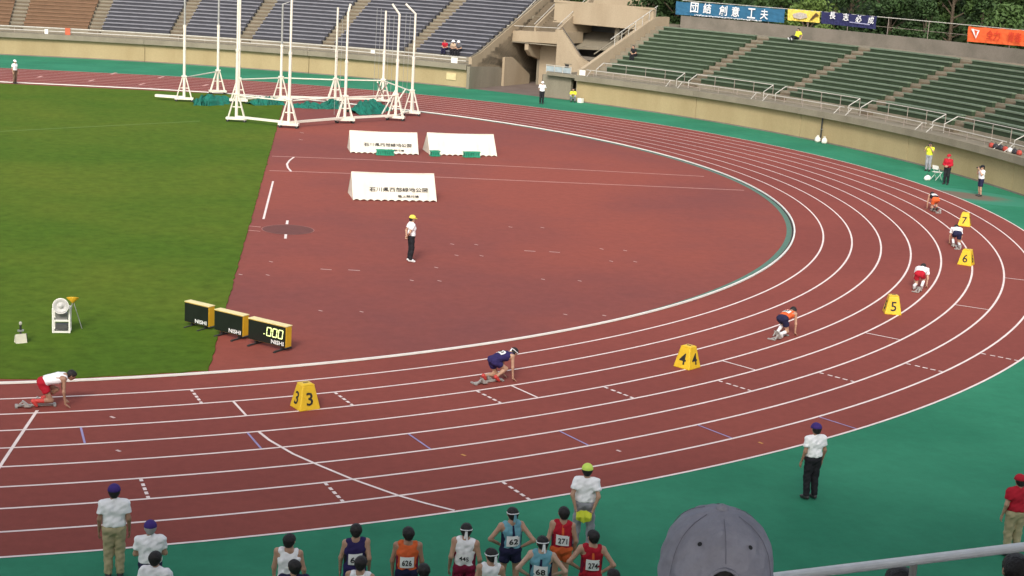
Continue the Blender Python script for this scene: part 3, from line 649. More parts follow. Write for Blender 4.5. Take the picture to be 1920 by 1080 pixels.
# ================================================================== THROWING CAGE
M_cage = mat('cage_white_paint', (0.76,0.71,0.60), 0.45, 0.06, 4.0)
M_net = layered('net_green', (0.015,0.16,0.115), (0.02,0.10,0.075), 2.5, 25.0, 0.3, bump=1.0)
CG = thing('throwing_cage', atz(590, 205), 'white hammer cage of tall poles on wheeled trestles, its net lowered', 'cage')
def zat(P, py):          # height of a pixel row above ground point P (vertical through P)
    best = 0.0; lo, hi = 0.0, 14.0
    for _ in range(40):
        m = (lo+hi)/2; v = np.array([P[0], P[1], m])-CAM; y = 540-F_PX*(v@CU)/(v@CF)
        if y > py: lo = m
        else: hi = m
    return lo
posts = [(345,191,-20,48,None),(408,177,-20,48,None),(447,194,-20,None,None),(443,229,-20,None,None),(526,190,8,85,(560,-6)),(541,240,-20,None,None),
         (628,193,14,None,None),(646,231,25,115,(650,8)),(717,194,20,98,None),(741,226,27,113,(727,9)),(771,217,26,108,(752,9))]
PB = []
for i, (px, py, ptop, pj, bend) in enumerate(posts):
    P = atz(px, py); P = np.array([P[0], P[1], 0.0]); PB.append(P); H = zat(P, ptop)
    zc_ = zat(P, pj) if pj else H*0.55
    mb = MB(); mb.tube([(P[0],P[1],0.3), (P[0],P[1],zc_)], 0.095, 10); pole = obj('pole', mb, M_cage, CG, True)
    pts = [(P[0],P[1],zc_-0.05), (P[0],P[1],H)]
    if bend:
        dd = (bend[0]-px)/F_PX*np.linalg.norm(P-CAM); zt = H+(ptop-bend[1])/F_PX*np.linalg.norm(P-CAM)
        pts.append((P[0]+CR[0]*dd, P[1]+CR[1]*dd, zt))
    mb = MB(); mb.tube(pts, 0.072, 10); obj('upper_pole', mb, M_steel if i in (0,1,4) else M_cage, pole)
    mb = MB(); mb.tube([(P[0],P[1],zc_-0.12), (P[0],P[1],zc_+0.05)], 0.115, 10); obj('sleeve', mb, M_cage, pole)
    c = sum(PB)/len(PB)
    an = rnd.uniform(-0.25, 0.25)-0.2; hh = 1.75
    mb = MB(); mb.box((P[0],P[1],0.24), (1.25, 0.5, 0.13), an); tr = obj('trestle_base', mb, M_cage, CG, True)
    ca, sa = math.cos(an), math.sin(an)
    for sx in (-1, 1):
        for sy in (-1, 1):
            b = (P[0]+sx*0.5*ca-sy*0.2*sa, P[1]+sx*0.5*sa+sy*0.2*ca, 0.28); t = (P[0]+sx*0.10*ca-sy*0.06*sa, P[1]+sx*0.10*sa+sy*0.06*ca, hh)
            mb = MB(); mb.beam(b, t, 0.06, 0.06); obj('trestle_leg', mb, M_cage, tr)
    mb = MB(); mb.box((P[0],P[1],0.95), (0.72, 0.07, 0.06), an); obj('trestle_brace', mb, M_cage, tr)
    mb = MB(); mb.box((P[0],P[1],hh), (0.36, 0.26, 0.08), an); obj('trestle_head', mb, M_cage, tr)
    for sx in (-1, 1):
        for sy in (-1, 1):
            q = (P[0]+sx*0.52*ca-sy*0.17*sa, P[1]+sx*0.52*sa+sy*0.17*ca, 0.09)
            mb = MB(); mb.tube([(q[0]+0.03*sa, q[1]-0.03*ca, q[2]), (q[0]-0.03*sa, q[1]+0.03*ca, q[2])], 0.09, 10); obj('caster', mb, M_rubber, tr)
            mb = MB(); mb.box((q[0], q[1], 0.15), (0.05, 0.10, 0.07), an); obj('caster_fork', mb, M_steel, tr)
def rail(i, j, z, r=0.045):
    a, b = PB[i], PB[j]; mb = MB(); mb.tube([(a[0],a[1],z),(b[0],b[1],z)], r, 8); obj('cross_rail', mb, M_cage, CG, True)
for i, j in [(0,1),(2,4),(4,6),(6,8),(8,10),(3,5),(5,7),(7,9)]: rail(i, j, 1.66)
def brail(i, j, z=0.34):
    a, b = PB[i], PB[j]; mb = MB(); mb.beam((a[0],a[1],z),(b[0],b[1],z), 0.14, 0.14); obj('base_rail', mb, M_cage, CG, True)
for i, j in [(2,4),(4,6),(6,8),(3,5),(5,7),(7,9)]: brail(i, j)
mb = MB(); a = atz(292,187); b = PB[0]; mb.beam((a[0],a[1],0.3),(b[0],b[1],0.3),0.35,0.16); obj('base_rail', mb, M_cage, CG, True)
# struts at the open right end
for (x0,y0,z0,x1,y1,z1) in [(716,222,0.3,742,212,1.8),(735,214,0.3,758,205,1.7),(706,170,1.9,722,196,0.4),(724,178,1.8,706,194,0.4),(775,217,0.15,773,215,1.7),(745,224,0.3,770,216,0.3)]:
    a, b = atz(x0,y0,z0), atz(x1,y1,z1); 
    a = atz(x0, y0 if z0 < 1 else 205, 0); b = atz(x1, y1 if z1 < 1 else 214, 0)
    mb = MB(); mb.tube([(a[0],a[1],z0),(b[0],b[1],z1)], 0.05, 7); obj('strut', mb, M_cage, CG, True)
for k in (9, 10, 8, 7):   # net ropes
    P = PB[k]
    for q in range(2):
        x, y = P[0]-0.35-0.3*q, P[1]+0.2; H = 6.8
        mb = MB(); mb.tube([(x,y,0.5),(x+0.05,y,H)], 0.012, 4); obj('net_rope', mb, M_steel, CG, True)
def net_heap(pts, wd, ht, seed):
    r = random.Random(seed); P = [atz(*p) for p in pts]; n = 26; m = 9; vs = []; fs = []
    for i in range(n+1):
        s = i/n*(len(P)-1); k = min(int(s), len(P)-2); q = P[k]+(P[k+1]-P[k])*(s-k); d = P[k+1]-P[k]; nn = np.array([-d[1], d[0]])/math.hypot(d[0], d[1])
        hh = ht*(0.5+0.5*r.random())*(0.35+0.65*math.sin(math.pi*min(0.98, max(0.02, i/n)))); ww = wd*(0.7+0.5*r.random())
        for j in range(m+1):
            u = -1+2*j/m; z = hh*(1-u*u)*(0.7+0.5*r.random())+0.012
            vs.append((q[0]+nn[0]*u*ww/2+r.uniform(-.05,.05), q[1]+nn[1]*u*ww/2+r.uniform(-.05,.05), z if 0 < j < m else 0.012))
    for i in range(n):
        for j in range(m): a = i*(m+1)+j; fs.append((a, a+1, a+m+2, a+m+1))
    mb = MB(); mb.add(vs, fs); return mb
for k, (pts, wd, ht) in enumerate([([(362,196),(392,197),(425,190)],1.8,0.85),([(468,197),(500,196),(528,196)],1.3,0.6),([(545,200),(590,203),(640,203)],1.2,0.5),([(660,213),(690,212),(712,205)],1.9,0.95),([(610,197),(640,200)],1.0,0.6)]):
    obj('net_heap', net_heap(pts, wd, ht, k), M_net, CG, True)

# ================================================================== MAT COVERS
M_vinyl = mat('vinyl_white', (0.70,0.645,0.54), 0.5, 0.09, 1.5, bump=0.15, bscale=2.0)
M_ink = mat('ink_black', (0.02,0.02,0.02), 0.7)
def cover(Pf0, Pf1, depth, h, label, text=True):
    a, b = np.array(Pf0[:2]), np.array(Pf1[:2]); L = np.hypot(*(b-a)); an = math.atan2(b[1]-a[1], b[0]-a[0])
    T = thing('mat_cover', (a[0], a[1], 0.0), label, 'mat cover', an)
    def face(front):
        n = 48; m = 6; vs = []; fs = []
        for i in range(n+1):
            x = L*i/n; sc_ = abs(math.sin(math.pi*i/4.0)) if not front is None else 0
            for j in range(m+1):
                s = j/m; sag = 0.035*math.sin(math.pi*i/n)*(1 if j == m else s)+0.02*math.sin(x*2.3)*s
                z = 0.06*(0.25+sc_)*(1-s)+h*s-sag*s; y = depth/2*s-0.05*math.sin(math.pi*s)*math.sin(math.pi*i/n)+(1-s)*0.03*math.sin(x*9)
                vs.append((x, y if front else depth-y, z))
        for i in range(n):
            for j in range(m): q = i*(m+1)+j; fs.append((q, q+1, q+m+2, q+m+1))
        mb = MB(); mb.add(vs, fs); mb.smooth = True; return mb
    obj('front_sheet', face(True), M_vinyl, T); obj('rear_sheet', face(False), M_vinyl, T)
    for x in (0.012, L-0.012):
        mb = MB(); mb.add([(x,0.03,0.02),(x,depth-0.03,0.02),(x,depth/2,h-0.02),(x+(0.03 if x < 1 else -0.03),depth/2,0.3)], [(0,1,3),(1,2,3),(2,0,3)]); obj('end_sheet', mb, M_vinyl, T)
    mb = MB(); mb.tube([(0,depth/2,h),(L/2,depth/2,h-0.035),(L,depth/2,h)], 0.025, 6); obj('ridge_seam', mb, M_vinyl, T)
    if text:
        yd = Vector((0, depth/2, h)).normalized()
        def on(s, xo, hz, hgt, wd): 
            t = hz/h; org = Vector((xo, depth/2*t-0.09, hz)); text_on('lettering', s, org, (1,0,0), yd, hgt, M_ink, T, width=wd)
        on('石川県西部緑地公園', L*0.55, h*0.42, 0.24, L*0.70); on('陸上競技場', L*0.66, h*0.19, 0.13, L*0.25)
    return T
cover(atz(657,287), atz(785,291), 2.0, 1.12, 'white mat cover with black characters, left of the two rear covers')
cover(atz(806,291), atz(932,294), 2.2, 1.12, 'plain white mat cover with visible end flap, right of the two rear covers', False)
cover(atz(662,376), atz(819,379), 2.0, 1.15, 'cream mat cover with black characters, nearest to the camera')
M_bask = mat('basket_green', (0.02,0.28,0.16), 0.6, 0.2, 8.0)
def basket(px, py, lab):
    P = atz(px, py); T = thing('weight_basket', (P[0],P[1]-0.25,0), lab, 'basket', rnd.uniform(-0.2,0.2), 'green weights on the mat cover hems')
    for k in range(5):
        for sy in (-1, 1):
            mb = MB(); mb.box((-0.20+0.10*k, sy*0.15, 0.17), (0.05, 0.03, 0.30)); obj('slat', mb, M_bask, T)
    for z in (0.05, 0.30):
        mb = MB(); mb.box((0,-0.17,z), (0.5,0.03,0.05)); mb.box((0,0.17,z), (0.5,0.03,0.05)); mb.box((-0.25,0,z), (0.03,0.34,0.05)); mb.box((0.25,0,z), (0.03,0.34,0.05)); obj('rim', mb, M_bask, T)
    mb = MB(); mb.box((0,0,0.14), (0.42,0.24,0.20)); obj('sandbag', mb, mat('sandbag_green', (0.03,0.18,0.12), 0.8, 0.3, 9.0), T)
basket(712, 290, 'left green weight basket at the front hem of the lettered rear cover'); basket(727, 290.5, 'right green weight basket at the front hem of the lettered rear cover')
basket(813, 292, 'green weight basket at the left corner of the plain cover'); basket(875, 294, 'left green weight basket at the middle of the plain cover hem'); basket(889, 294, 'right green weight basket at the middle of the plain cover hem')

# ================================================================== DISPLAY BOARDS
M_yel = mat('panel_yellow', (0.62,0.36,0.02), 0.45, 0.08, 3.0)
M_cream = mat('panel_cream', (0.78,0.66,0.32), 0.45, 0.06, 3.0)
M_blk = mat('panel_black', (0.012,0.016,0.013), 0.35, 0.2, 2.0)
M_led = mat('led_lit', (0.7,0.8,0.3), 0.5, emit=((0.80,0.95,0.35), 0.9))
M_pwht = mat('print_white', (0.82,0.82,0.80), 0.6)
u_b = np.array([7.38-4.74, -35.21+31.97]); u_b = u_b/np.hypot(*u_b)
def board(px0, py0, px1, py1, label, digits=False):
    a, b = atz(px0, py0)[:2], atz(px1, py1)[:2]; L = float(np.dot(b-a, u_b)); an = math.atan2(u_b[1], u_b[0])
    T = thing('display_board', (a[0], a[1], 0), label, 'scoreboard', an); h = 0.60; z0 = 0.14; dp = 0.24
    mb = MB(); mb.box((L/2, dp/2, z0+h/2), (L, dp, h)); bv = obj('case', mb, M_yel, T).modifiers.new('soft', 'BEVEL'); bv.width = 0.012; bv.segments = 2
    mb = MB(); mb.box((L/2, -0.008, z0+h/2), (L-0.03, 0.014, h-0.03)); obj('screen', mb, M_blk, T)
    mb = MB(); mb.box((L/2, dp/2, z0+h+0.012), (L+0.02, dp+0.02, 0.02)); obj('top_plate', mb, M_cream, T)
    text_on('maker_lettering', 'NISHI', (L-0.30, -0.019, z0+0.10), (1,0,0), (0,0,1), 0.115, M_pwht, T, width=0.46)
    for x in (0.22, L-0.22):
        mb = MB(); mb.beam((x,-0.22,0.03),(x,dp+0.22,0.03),0.05,0.04); mb.box((x,dp/2,0.09),(0.06,0.12,0.10)); obj('foot', mb, M_dark, T)
        for y in (-0.22, dp+0.22):
            mb = MB(); mb.lathe([(0.001,0),(0.045,0),(0.045,0.03),(0.001,0.05)], 10, (x,y,0)); obj('foot_pad', mb, M_rubber, T)
    if digits:
        for k in range(3):
            x = L-0.62+k*0.215; w2, h2 = 0.075, 0.12; zc2 = z0+h*0.60
            segs = [((-w2,-h2),(-w2,-0.008)),((-w2,0.008),(-w2,h2)),((w2,-h2),(w2,-0.008)),((w2,0.008),(w2,h2)),((-w2+0.008,-h2),(w2-0.008,-h2)),((-w2+0.008,h2),(w2-0.008,h2))]
            for (p0, p1) in segs:
                mb = MB(); mb.beam((x+p0[0]+p0[1]*0.12, -0.018, zc2+p0[1]), (x+p1[0]+p1[1]*0.12, -0.018, zc2+p1[1]), 0.006, 0.026, (0,1,0) if False else (0,0,1) if p0[1] == p1[1] else (1,0,0)); obj('digit_segment', mb, M_led, T)
        mb = MB(); mb.box((L-0.80, -0.018, z0+h*0.45), (0.028, 0.006, 0.028)); obj('digit_dot', mb, M_led, T)
    return T
board(346, 611, 392, 622, 'far left black and yellow display board, its screen blank')
board(402, 627, 456, 640, 'middle black and yellow display board, its screen blank')
board(465, 644, 541, 660, 'nearest black and yellow display board showing three lit green zeros', True)

# ================================================================== LANE MARKERS
M_mark = mat('marker_yellow', (0.70,0.45,0.02), 0.4, 0.08, 3.0)
def marker(px, py, n, label, rz_off=0.0):
    P = atz(px, py); az = math.atan2(CAM[1]-P[1], CAM[0]-P[0]); rz = az+math.pi/2+rz_off
    T = thing('lane_marker', (P[0],P[1],0), label, 'lane marker', rz); b, t, h = 0.29, 0.165, 0.62
    mb = MB(); mb.hexa([(-b,-b,0),(b,-b,0),(b,b,0),(-b,b,0),(-t,-t,h),(t,-t,h),(t,t,h),(-t,t,h)]); bv = obj('body', mb, M_mark, T).modifiers.new('soft', 'BEVEL'); bv.width = 0.03; bv.segments = 3
    mb = MB(); mb.hexa([(-t*1.02,-t*1.02,h),(t*1.02,-t*1.02,h),(t*1.02,t*1.02,h),(-t*1.02,t*1.02,h),(-t*.7,-t*.7,h+.03),(t*.7,-t*.7,h+.03),(t*.7,t*.7,h+.03),(-t*.7,t*.7,h+.03)]); obj('cap', mb, M_mark, T)
    mb = MB(); mb.box((0,0,h+0.036), (0.13,0.03,0.012)); obj('grip_slot', mb, M_dark, T)
    for k in range(4):
        q = Matrix.Rotation(k*math.pi/2, 3, 'Z'); zc = h*0.46; d = b+(t-b)*0.46+0.006
        text_on('number', n, q@Vector((0,-d,zc)), q@Vector((1,0,0)), q@Vector((0,b-t,h)), 0.33, M_ink, T)
    return T
marker(572, 764, '3', 'yellow lane box numbered 3, nearest to the camera', R_(27))
marker(1288, 688, '4', 'yellow lane box with the number 4, next after the nearest one', R_(-35))
marker(1672, 587, '5', 'yellow lane box with the number 5 behind the white and red runner', R_(10))
marker(1811, 496, '6', 'yellow lane box with the number 6 touching the white line', R_(-14))
marker(1808, 423, '7', 'yellow lane box numbered 7, farthest along the bend', R_(-5))

# ================================================================== STARTING BLOCKS
M_alu = mat('block_metal', (0.40,0.38,0.35), 0.45, 0.2, 6.0, metal=0.3)
def blocks(px, py, rz, label):
    P = atz(px, py); T = thing('starting_block', (P[0],P[1],0.01), label, 'starting block', rz)
    mb = MB(); mb.box((0,0,0.03), (0.07,0.95,0.04)); obj('centre_rail', mb, M_alu, T)
    for y in (-0.44, 0.44):
        mb = MB(); mb.box((0,y,0.025), (0.26,0.06,0.03)); obj('cross_bar', mb, M_alu, T)
    for sx, y in ((-1, 0.20), (1, -0.14)):
        mb = MB(); x = sx*0.13; mb.hexa([(x-.06,y-.12,.04),(x+.06,y-.12,.04),(x+.06,y+.03,.04),(x-.06,y+.03,.04),(x-.06,y-.17,.19),(x+.06,y-.17,.19),(x+.06,y-.145,.19),(x-.06,y-.145,.19)]); pd = obj('foot_pedal', mb, M_alu, T)
        mb = MB(); mb.beam((x,y-.30,.04),(x,y-.165,.16),.03,.03); obj('brace', mb, M_alu, pd)
    return T

# ================================================================== DEVICES ON THE TURF
P = atz(115, 626); T = thing('loudspeaker_cart', (P[0],P[1],0.03), 'white framed starter loudspeaker with round horn and yellow cone on the turf', 'loudspeaker', R_(-8))
for sx in (-1, 1):
    for sy in (0, 1):
        mb = MB(); mb.box((sx*0.225, sy*0.32, 0.36), (0.05,0.05,0.72)); obj('frame_post', mb, M_white, T)
for z in (0.03, 0.36, 0.70):
    mb = MB(); mb.box((0,0,z),(0.42,0.05,0.05)); mb.box((0,0.32,z),(0.42,0.05,0.05)); mb.box((-0.225,0.16,z),(0.04,0.28,0.05)); mb.box((0.225,0.16,z),(0.04,0.28,0.05)); obj('frame_rail', mb, M_white, T)
mb = MB(); mb.box((0,0.16,0.47),(0.32,0.25,0.18)); obj('amplifier', mb, mat('grey_case', (0.20,0.20,0.19), 0.5), T)
mb = MB(); mb.box((0,0.16,0.16),(0.34,0.26,0.14)); obj('battery', mb, mat('dark_case', (0.08,0.08,0.08), 0.5), T)
def disc(prof, c, tilt, material, parent, name):
    mb = MB(); mb.smooth = True; mb.lathe(prof, 24); Q = Matrix.Rotation(tilt, 3, 'X'); mb.v = [tuple(Q@Vector(v)+Vector(c)) for v in mb.v]; return obj(name, mb, material, parent)
h = disc([(0.001,0.10),(0.05,0.10),(0.06,0.03),(0.14,0.05),(0.21,0.12),(0.215,0.10),(0.10,-0.02),(0.05,-0.12),(0.001,-0.12)], (0,-0.02,0.80), R_(80), mat('horn_grey', (0.50,0.49,0.47), 0.4, 0.1, 5.0), T, 'horn')
disc([(0.205,0.115),(0.225,0.13),(0.225,0.10)], (0,-0.02,0.80), R_(80), M_white, h, 'horn_rim')
disc([(0.001,0.16),(0.05,0.12),(0.17,0.0),(0.175,0.02),(0.001,0.17)], (0.27,0.5,0.92), R_(160), M_yel, T, 'yellow_cone')
for k in range(3):
    mb = MB(); a = k*2.1; mb.tube([(0.27,0.5,0.85),(0.27+0.25*math.cos(a),0.5+0.25*math.sin(a),0.0)],0.012,5); obj('tripod_leg', mb, M_steel, T)
P = atz(39, 644); T = thing('signal_box', (P[0],P[1],0.03), 'small white box with a dark upright device on the turf at the left', 'device', R_(15))
mb = MB(); mb.hexa([(-.15,-.1,0),(.15,-.1,0),(.15,.12,0),(-.15,.12,0),(-.13,-.06,.26),(.13,-.06,.26),(.13,.1,.20),(-.13,.1,.20)]); obj('case', mb, mat('case_cream', (0.66,0.62,0.50), 0.5), T)
mb = MB(); mb.tube([(0.0,0,0.22),(0.0,0,0.52)],0.03,8); obj('pole', mb, M_dark, T)
mb = MB(); mb.box((0,0,0.34),(0.16,0.06,0.05)); obj('handle', mb, M_steel, T)
mb = MB(); mb.lathe([(0.001,0.60),(0.04,0.58),(0.045,0.53),(0.03,0.50),(0.001,0.5)],10); obj('lamp', mb, mat('lamp_grey', (0.45,0.43,0.36), 0.5), T)
mb = MB(); mb.box((0.17,0.06,0.12),(0.03,0.10,0.20)); obj('side_bag', mb, M_dark, T)
# white folding chair and bag behind the red official
P = atz(1755, 337); T = thing('folding_chair', (P[0],P[1],0), 'white folding chair on the green apron by the wall', 'chair', R_(100))
for sx in (-1,1):
    mb = MB(); mb.tube([(sx*.22,-.22,0),(sx*.22,.18,.82)],.015,6); obj('leg', mb, M_white, T); mb = MB(); mb.tube([(sx*.20,.24,0),(sx*.20,-.20,.45)],.015,6); obj('leg', mb, M_white, T)
mb = MB(); mb.box((0,-.02,.45),(.42,.40,.03)); obj('seat', mb, M_white, T); mb = MB(); mb.box((0,.16,.72),(.42,.03,.22)); obj('backrest', mb, M_white, T)
mb = MB(); mb.smooth = True; mb.lathe([(0.001,0),(.16,.01),(.2,.1),(.16,.22),(.05,.30),(.001,.30)],12,sx=1.2,sy=.7); T = thing('sports_bag', (P[0]-0.75,P[1]-0.25,0.0), 'white sports bag on the ground beside the folding chair', 'bag'); obj('bag', mb, M_bags[2], T, smooth=True); mb = MB(); mb.tube([(-.12,0,.26),(-.05,0,.38),(.05,0,.38),(.12,0,.26)],.014,5); obj('handle', mb, M_dark, T)
t, _ = cyl(1088, 186, RW-0.5); T = thing('cooler_box', S(RW-0.45, t, 0), 'white box on the ground beside the crouching yellow vest', 'box', R_(t)); mb = MB(); mb.box((0,0,.17),(.3,.4,.32)); obj('case', mb, M_white, T); mb = MB(); mb.box((0,0,.345),(.32,.42,.03)); obj('lid', mb, M_white, T)

# ================================================================== PEOPLE
def surface_net(f, lo, h):
    """dual surface of a sampled distance field; returns vertices, quads"""
    s = f < 0; nx, ny, nz = f.shape
    c = [(0,0,0),(1,0,0),(0,1,0),(1,1,0),(0,0,1),(1,0,1),(0,1,1),(1,1,1)]
    def cell(a, d): return a[d[0]:nx-1+d[0], d[1]:ny-1+d[1], d[2]:nz-1+d[2]]
    cs = sum(cell(s, d).astype(np.int8) for d in c); act = (cs > 0) & (cs < 8)
    ii = np.argwhere(act); idx = -np.ones(act.shape, int); idx[act] = np.arange(len(ii))
    acc = np.zeros((len(ii), 3)); cnt = np.zeros(len(ii))
    val = [f[ii[:,0]+d[0], ii[:,1]+d[1], ii[:,2]+d[2]] for d in c]
    for a, b in [(0,1),(2,3),(4,5),(6,7),(0,2),(1,3),(4,6),(5,7),(0,4),(1,5),(2,6),(3,7)]:
        m = (val[a] < 0) != (val[b] < 0); t = np.where(m, val[a]/np.where(m, val[a]-val[b], 1), 0)
        p = np.array(c[a])+t[:,None]*(np.array(c[b])-np.array(c[a])); acc += p*m[:,None]; cnt += m
    V = np.array(lo)+(ii+acc/cnt[:,None])*h; Q = []
    for ax in range(3):
        sl = [slice(None)]*3; sl2 = [slice(None)]*3; sl[ax] = slice(0, -1); sl2[ax] = slice(1, None)
        e = s[tuple(sl)] != s[tuple(sl2)]; u, v = [k for k in range(3) if k != ax]
        E_ = np.argwhere(e); E_ = E_[(E_[:,u] > 0) & (E_[:,v] > 0) & (E_[:,u] < f.shape[u]-1) & (E_[:,v] < f.shape[v]-1)]
        if len(E_) == 0: continue
        def at(du, dv): q = E_.copy(); q[:,u] -= du; q[:,v] -= dv; return idx[q[:,0], q[:,1], q[:,2]]
        q = np.stack([at(1,1), at(0,1), at(0,0), at(1,0)], 1)
        inside = s[E_[:,0], E_[:,1], E_[:,2]]; flip = inside if ax != 1 else ~inside
        q[~flip] = q[~flip][:, ::-1]; Q.append(q)
    return V, np.concatenate(Q)
def field(caps, h, k=0.03, pad=0.05):
    """smooth union of tapered capsules; cap = (a, b, ra, rb, cutA, cutB)"""
    A = np.array([c[0] for c in caps]); B = np.array([c[1] for c in caps]); rm = max(max(c[2], c[3]) for c in caps)
    lo = np.minimum(A, B).min(0)-rm-pad; hi = np.maximum(A, B).max(0)+rm+pad
    n = np.ceil((hi-lo)/h).astype(int)+1
    X, Y, Z = np.meshgrid(*[lo[i]+np.arange(n[i])*h for i in range(3)], indexing='ij')
    out = np.full(X.shape, 9.0)
    for c in caps:
        a, b, ra, rb = np.array(c[0]), np.array(c[1]), c[2], c[3]; m = max(ra, rb)+0.12
        l0 = np.maximum(np.floor((np.minimum(a, b)-m-lo)/h).astype(int), 0); h0 = np.minimum(np.ceil((np.maximum(a, b)+m-lo)/h).astype(int)+1, n)
        sl = tuple(slice(l0[i], h0[i]) for i in range(3)); x, y, z = X[sl], Y[sl], Z[sl]
        d = b-a; dd = max(d@d, 1e-9); t = ((x-a[0])*d[0]+(y-a[1])*d[1]+(z-a[2])*d[2])/dd; tc = np.clip(t, 0, 1)
        dist = np.sqrt((x-a[0]-tc*d[0])**2+(y-a[1]-tc*d[1])**2+(z-a[2]-tc*d[2])**2)-(ra+(rb-ra)*tc)
        L = math.sqrt(dd)
        if len(c) > 4 and c[4]: dist = np.maximum(dist, -t*L)
        if len(c) > 5 and c[5]: dist = np.maximum(dist, (t-1)*L)
        o = out[sl]; hh = np.clip(0.5+0.5*(o-dist)/k, 0, 1); out[sl] = o+(dist-o)*hh-k*hh*(1-hh)
    return out, lo
def net_of(caps, h, k=0.03, clip=None):
    f, lo = field(caps, h, k)
    if clip is not None:
        n = f.shape; X, Y, Z = np.meshgrid(*[lo[i]+np.arange(n[i])*h for i in range(3)], indexing='ij'); f = np.maximum(f, clip(X, Y, Z))
    return surface_net(f, lo, h)
def mesh_np(name, V, Q, material):
    me = bpy.data.meshes.new(name); me.from_pydata(V.tolist(), [], Q.tolist()); me.update()
    me.polygons.foreach_set('use_smooth', np.ones(len(me.polygons), bool)); me.materials.append(material); return me
# one relaxed hand, palm at the origin, fingers along +y, thumb towards +x, palm facing -z
def hand_caps(curl):
    c = [((0.022,0,0),(0.026,0.07,0),0.015,0.013),((-0.022,0,0),(-0.026,0.068,0),0.014,0.012),((0,-0.01,0),(0,0.07,0),0.019,0.015),((0,-0.05,0),(0,0.0,0),0.024,0.02)]
    for x, L in ((0.030,0.070),(0.010,0.078),(-0.011,0.073),(-0.031,0.058)):
        a = np.array([x,0.078,0.0]); ang = 0.0
        for s, ln in enumerate((0.45,0.30,0.25)):
            ang += curl*(0.5 if s == 0 else 0.8); b = a+np.array([x*0.10, math.cos(ang), -math.sin(ang)])*L*ln*1.0; c.append((tuple(a), tuple(b), 0.0092-0.0012*s, 0.0085-0.0012*s)); a = b
    c += [((0.024,0.005,-0.005),(0.052,0.035,-0.014),0.014,0.011),((0.052,0.035,-0.014),(0.062,0.065,-0.022),0.010,0.008)]
    return c
HANDS = {k: net_of(hand_caps(c), 0.0065, 0.006) for k, c in (('relaxed', 0.55), ('flat', 0.12), ('grip', 1.15))}
def n_(v): v = np.array(v, float); return v/max(1e-9, np.linalg.norm(v))
def put_hand(kind, wrist, elbow, side, palm):
    V, Q = HANDS[kind]; y = n_(np.array(wrist)-np.array(elbow)) if palm is None or kind != 'flat' else n_(palm[1])
    z = -n_(palm[0]) if palm is not None else np.array([side*1.0, 0, 0.0]); z = n_(z-y*(z@y)); x = np.cross(y, z)
    W = V.copy(); W[:,0] *= (1.0 if (x@np.array([-side,0.3,0])) > 0 else -1.0)
    P = np.array(wrist)+y*0.045
    return P+W[:,[0]]*x+W[:,[1]]*y+W[:,[2]]*z, Q
# ---------------- poses: joints, facing +y, x to the right
def P_stand(arms='down', lean=0.0, spread=0.10, look=0.0, twist=0.0):
    J = dict(pel=(0,0,0.93), wai=(0,0.01,1.07), che=(0,0.02+lean,1.27), nek=(0,0.0+lean,1.43), hed=(0.0,0.02+lean,1.585), fwd=(math.sin(look),math.cos(look),-0.05))
    for s, n in ((-1,'L'),(1,'R')):
        J['sh'+n] = (s*0.185,0.0+lean,1.385); J['hi'+n] = (s*0.092,0,0.90); J['kn'+n] = (s*(spread*0.95),0.025,0.49); J['an'+n] = (s*spread,-0.03,0.085); J['to'+n] = (s*(spread+0.02),0.13,0.03)
        J['el'+n] = (s*0.245,-0.03,1.11); J['wr'+n] = (s*0.255,0.05,0.875)
    if arms == 'hips':
        for s, n in ((-1,'L'),(1,'R')): J['el'+n] = (s*0.40,-0.10,1.15); J['wr'+n] = (s*0.20,0.02,0.99)
    if arms == 'back':
        for s, n in ((-1,'L'),(1,'R')): J['el'+n] = (s*0.26,-0.13,1.12); J['wr'+n] = (s*0.07,-0.17,0.95)
    if arms == 'front':
        for s, n in ((-1,'L'),(1,'R')): J['el'+n] = (s*0.25,0.03,1.12); J['wr'+n] = (s*0.08,0.20,1.06)
    if arms == 'camera':
        for s, n in ((-1,'L'),(1,'R')): J['el'+n] = (s*0.26,0.14,1.20); J['wr'+n] = (s*0.07,0.23,1.50)
    if arms == 'flag':
        for s, n in ((-1,'L'),(1,'R')): J['el'+n] = (s*0.25,-0.11,1.12); J['wr'+n] = (s*0.17,-0.14,0.86)
    return J
def P_start(side=1):
    J = dict(pel=(0,-0.10,0.60), wai=(0,0.06,0.655), che=(0,0.27,0.685), nek=(0,0.43,0.74), hed=(0,0.575,0.745), fwd=(0,0.75,-0.65))
    for s, n in ((-1,'L'),(1,'R')):
        J['sh'+n] = (s*0.18,0.40,0.70); J['el'+n] = (s*0.235,0.385,0.39); J['wr'+n] = (s*0.225,0.42,0.09); J['hi'+n] = (s*0.092,-0.10,0.57)
    a, b = ('L','R') if side > 0 else ('R','L'); sa = -1 if a == 'L' else 1
    J['kn'+a] = (sa*0.13,0.24,0.36); J['an'+a] = (sa*0.12,-0.07,0.17); J['to'+a] = (sa*0.12,0.03,0.05)
    J['kn'+b] = (-sa*0.11,0.10,0.16); J['an'+b] = (-sa*0.12,-0.31,0.17); J['to'+b] = (-sa*0.12,-0.24,0.05)
    return J
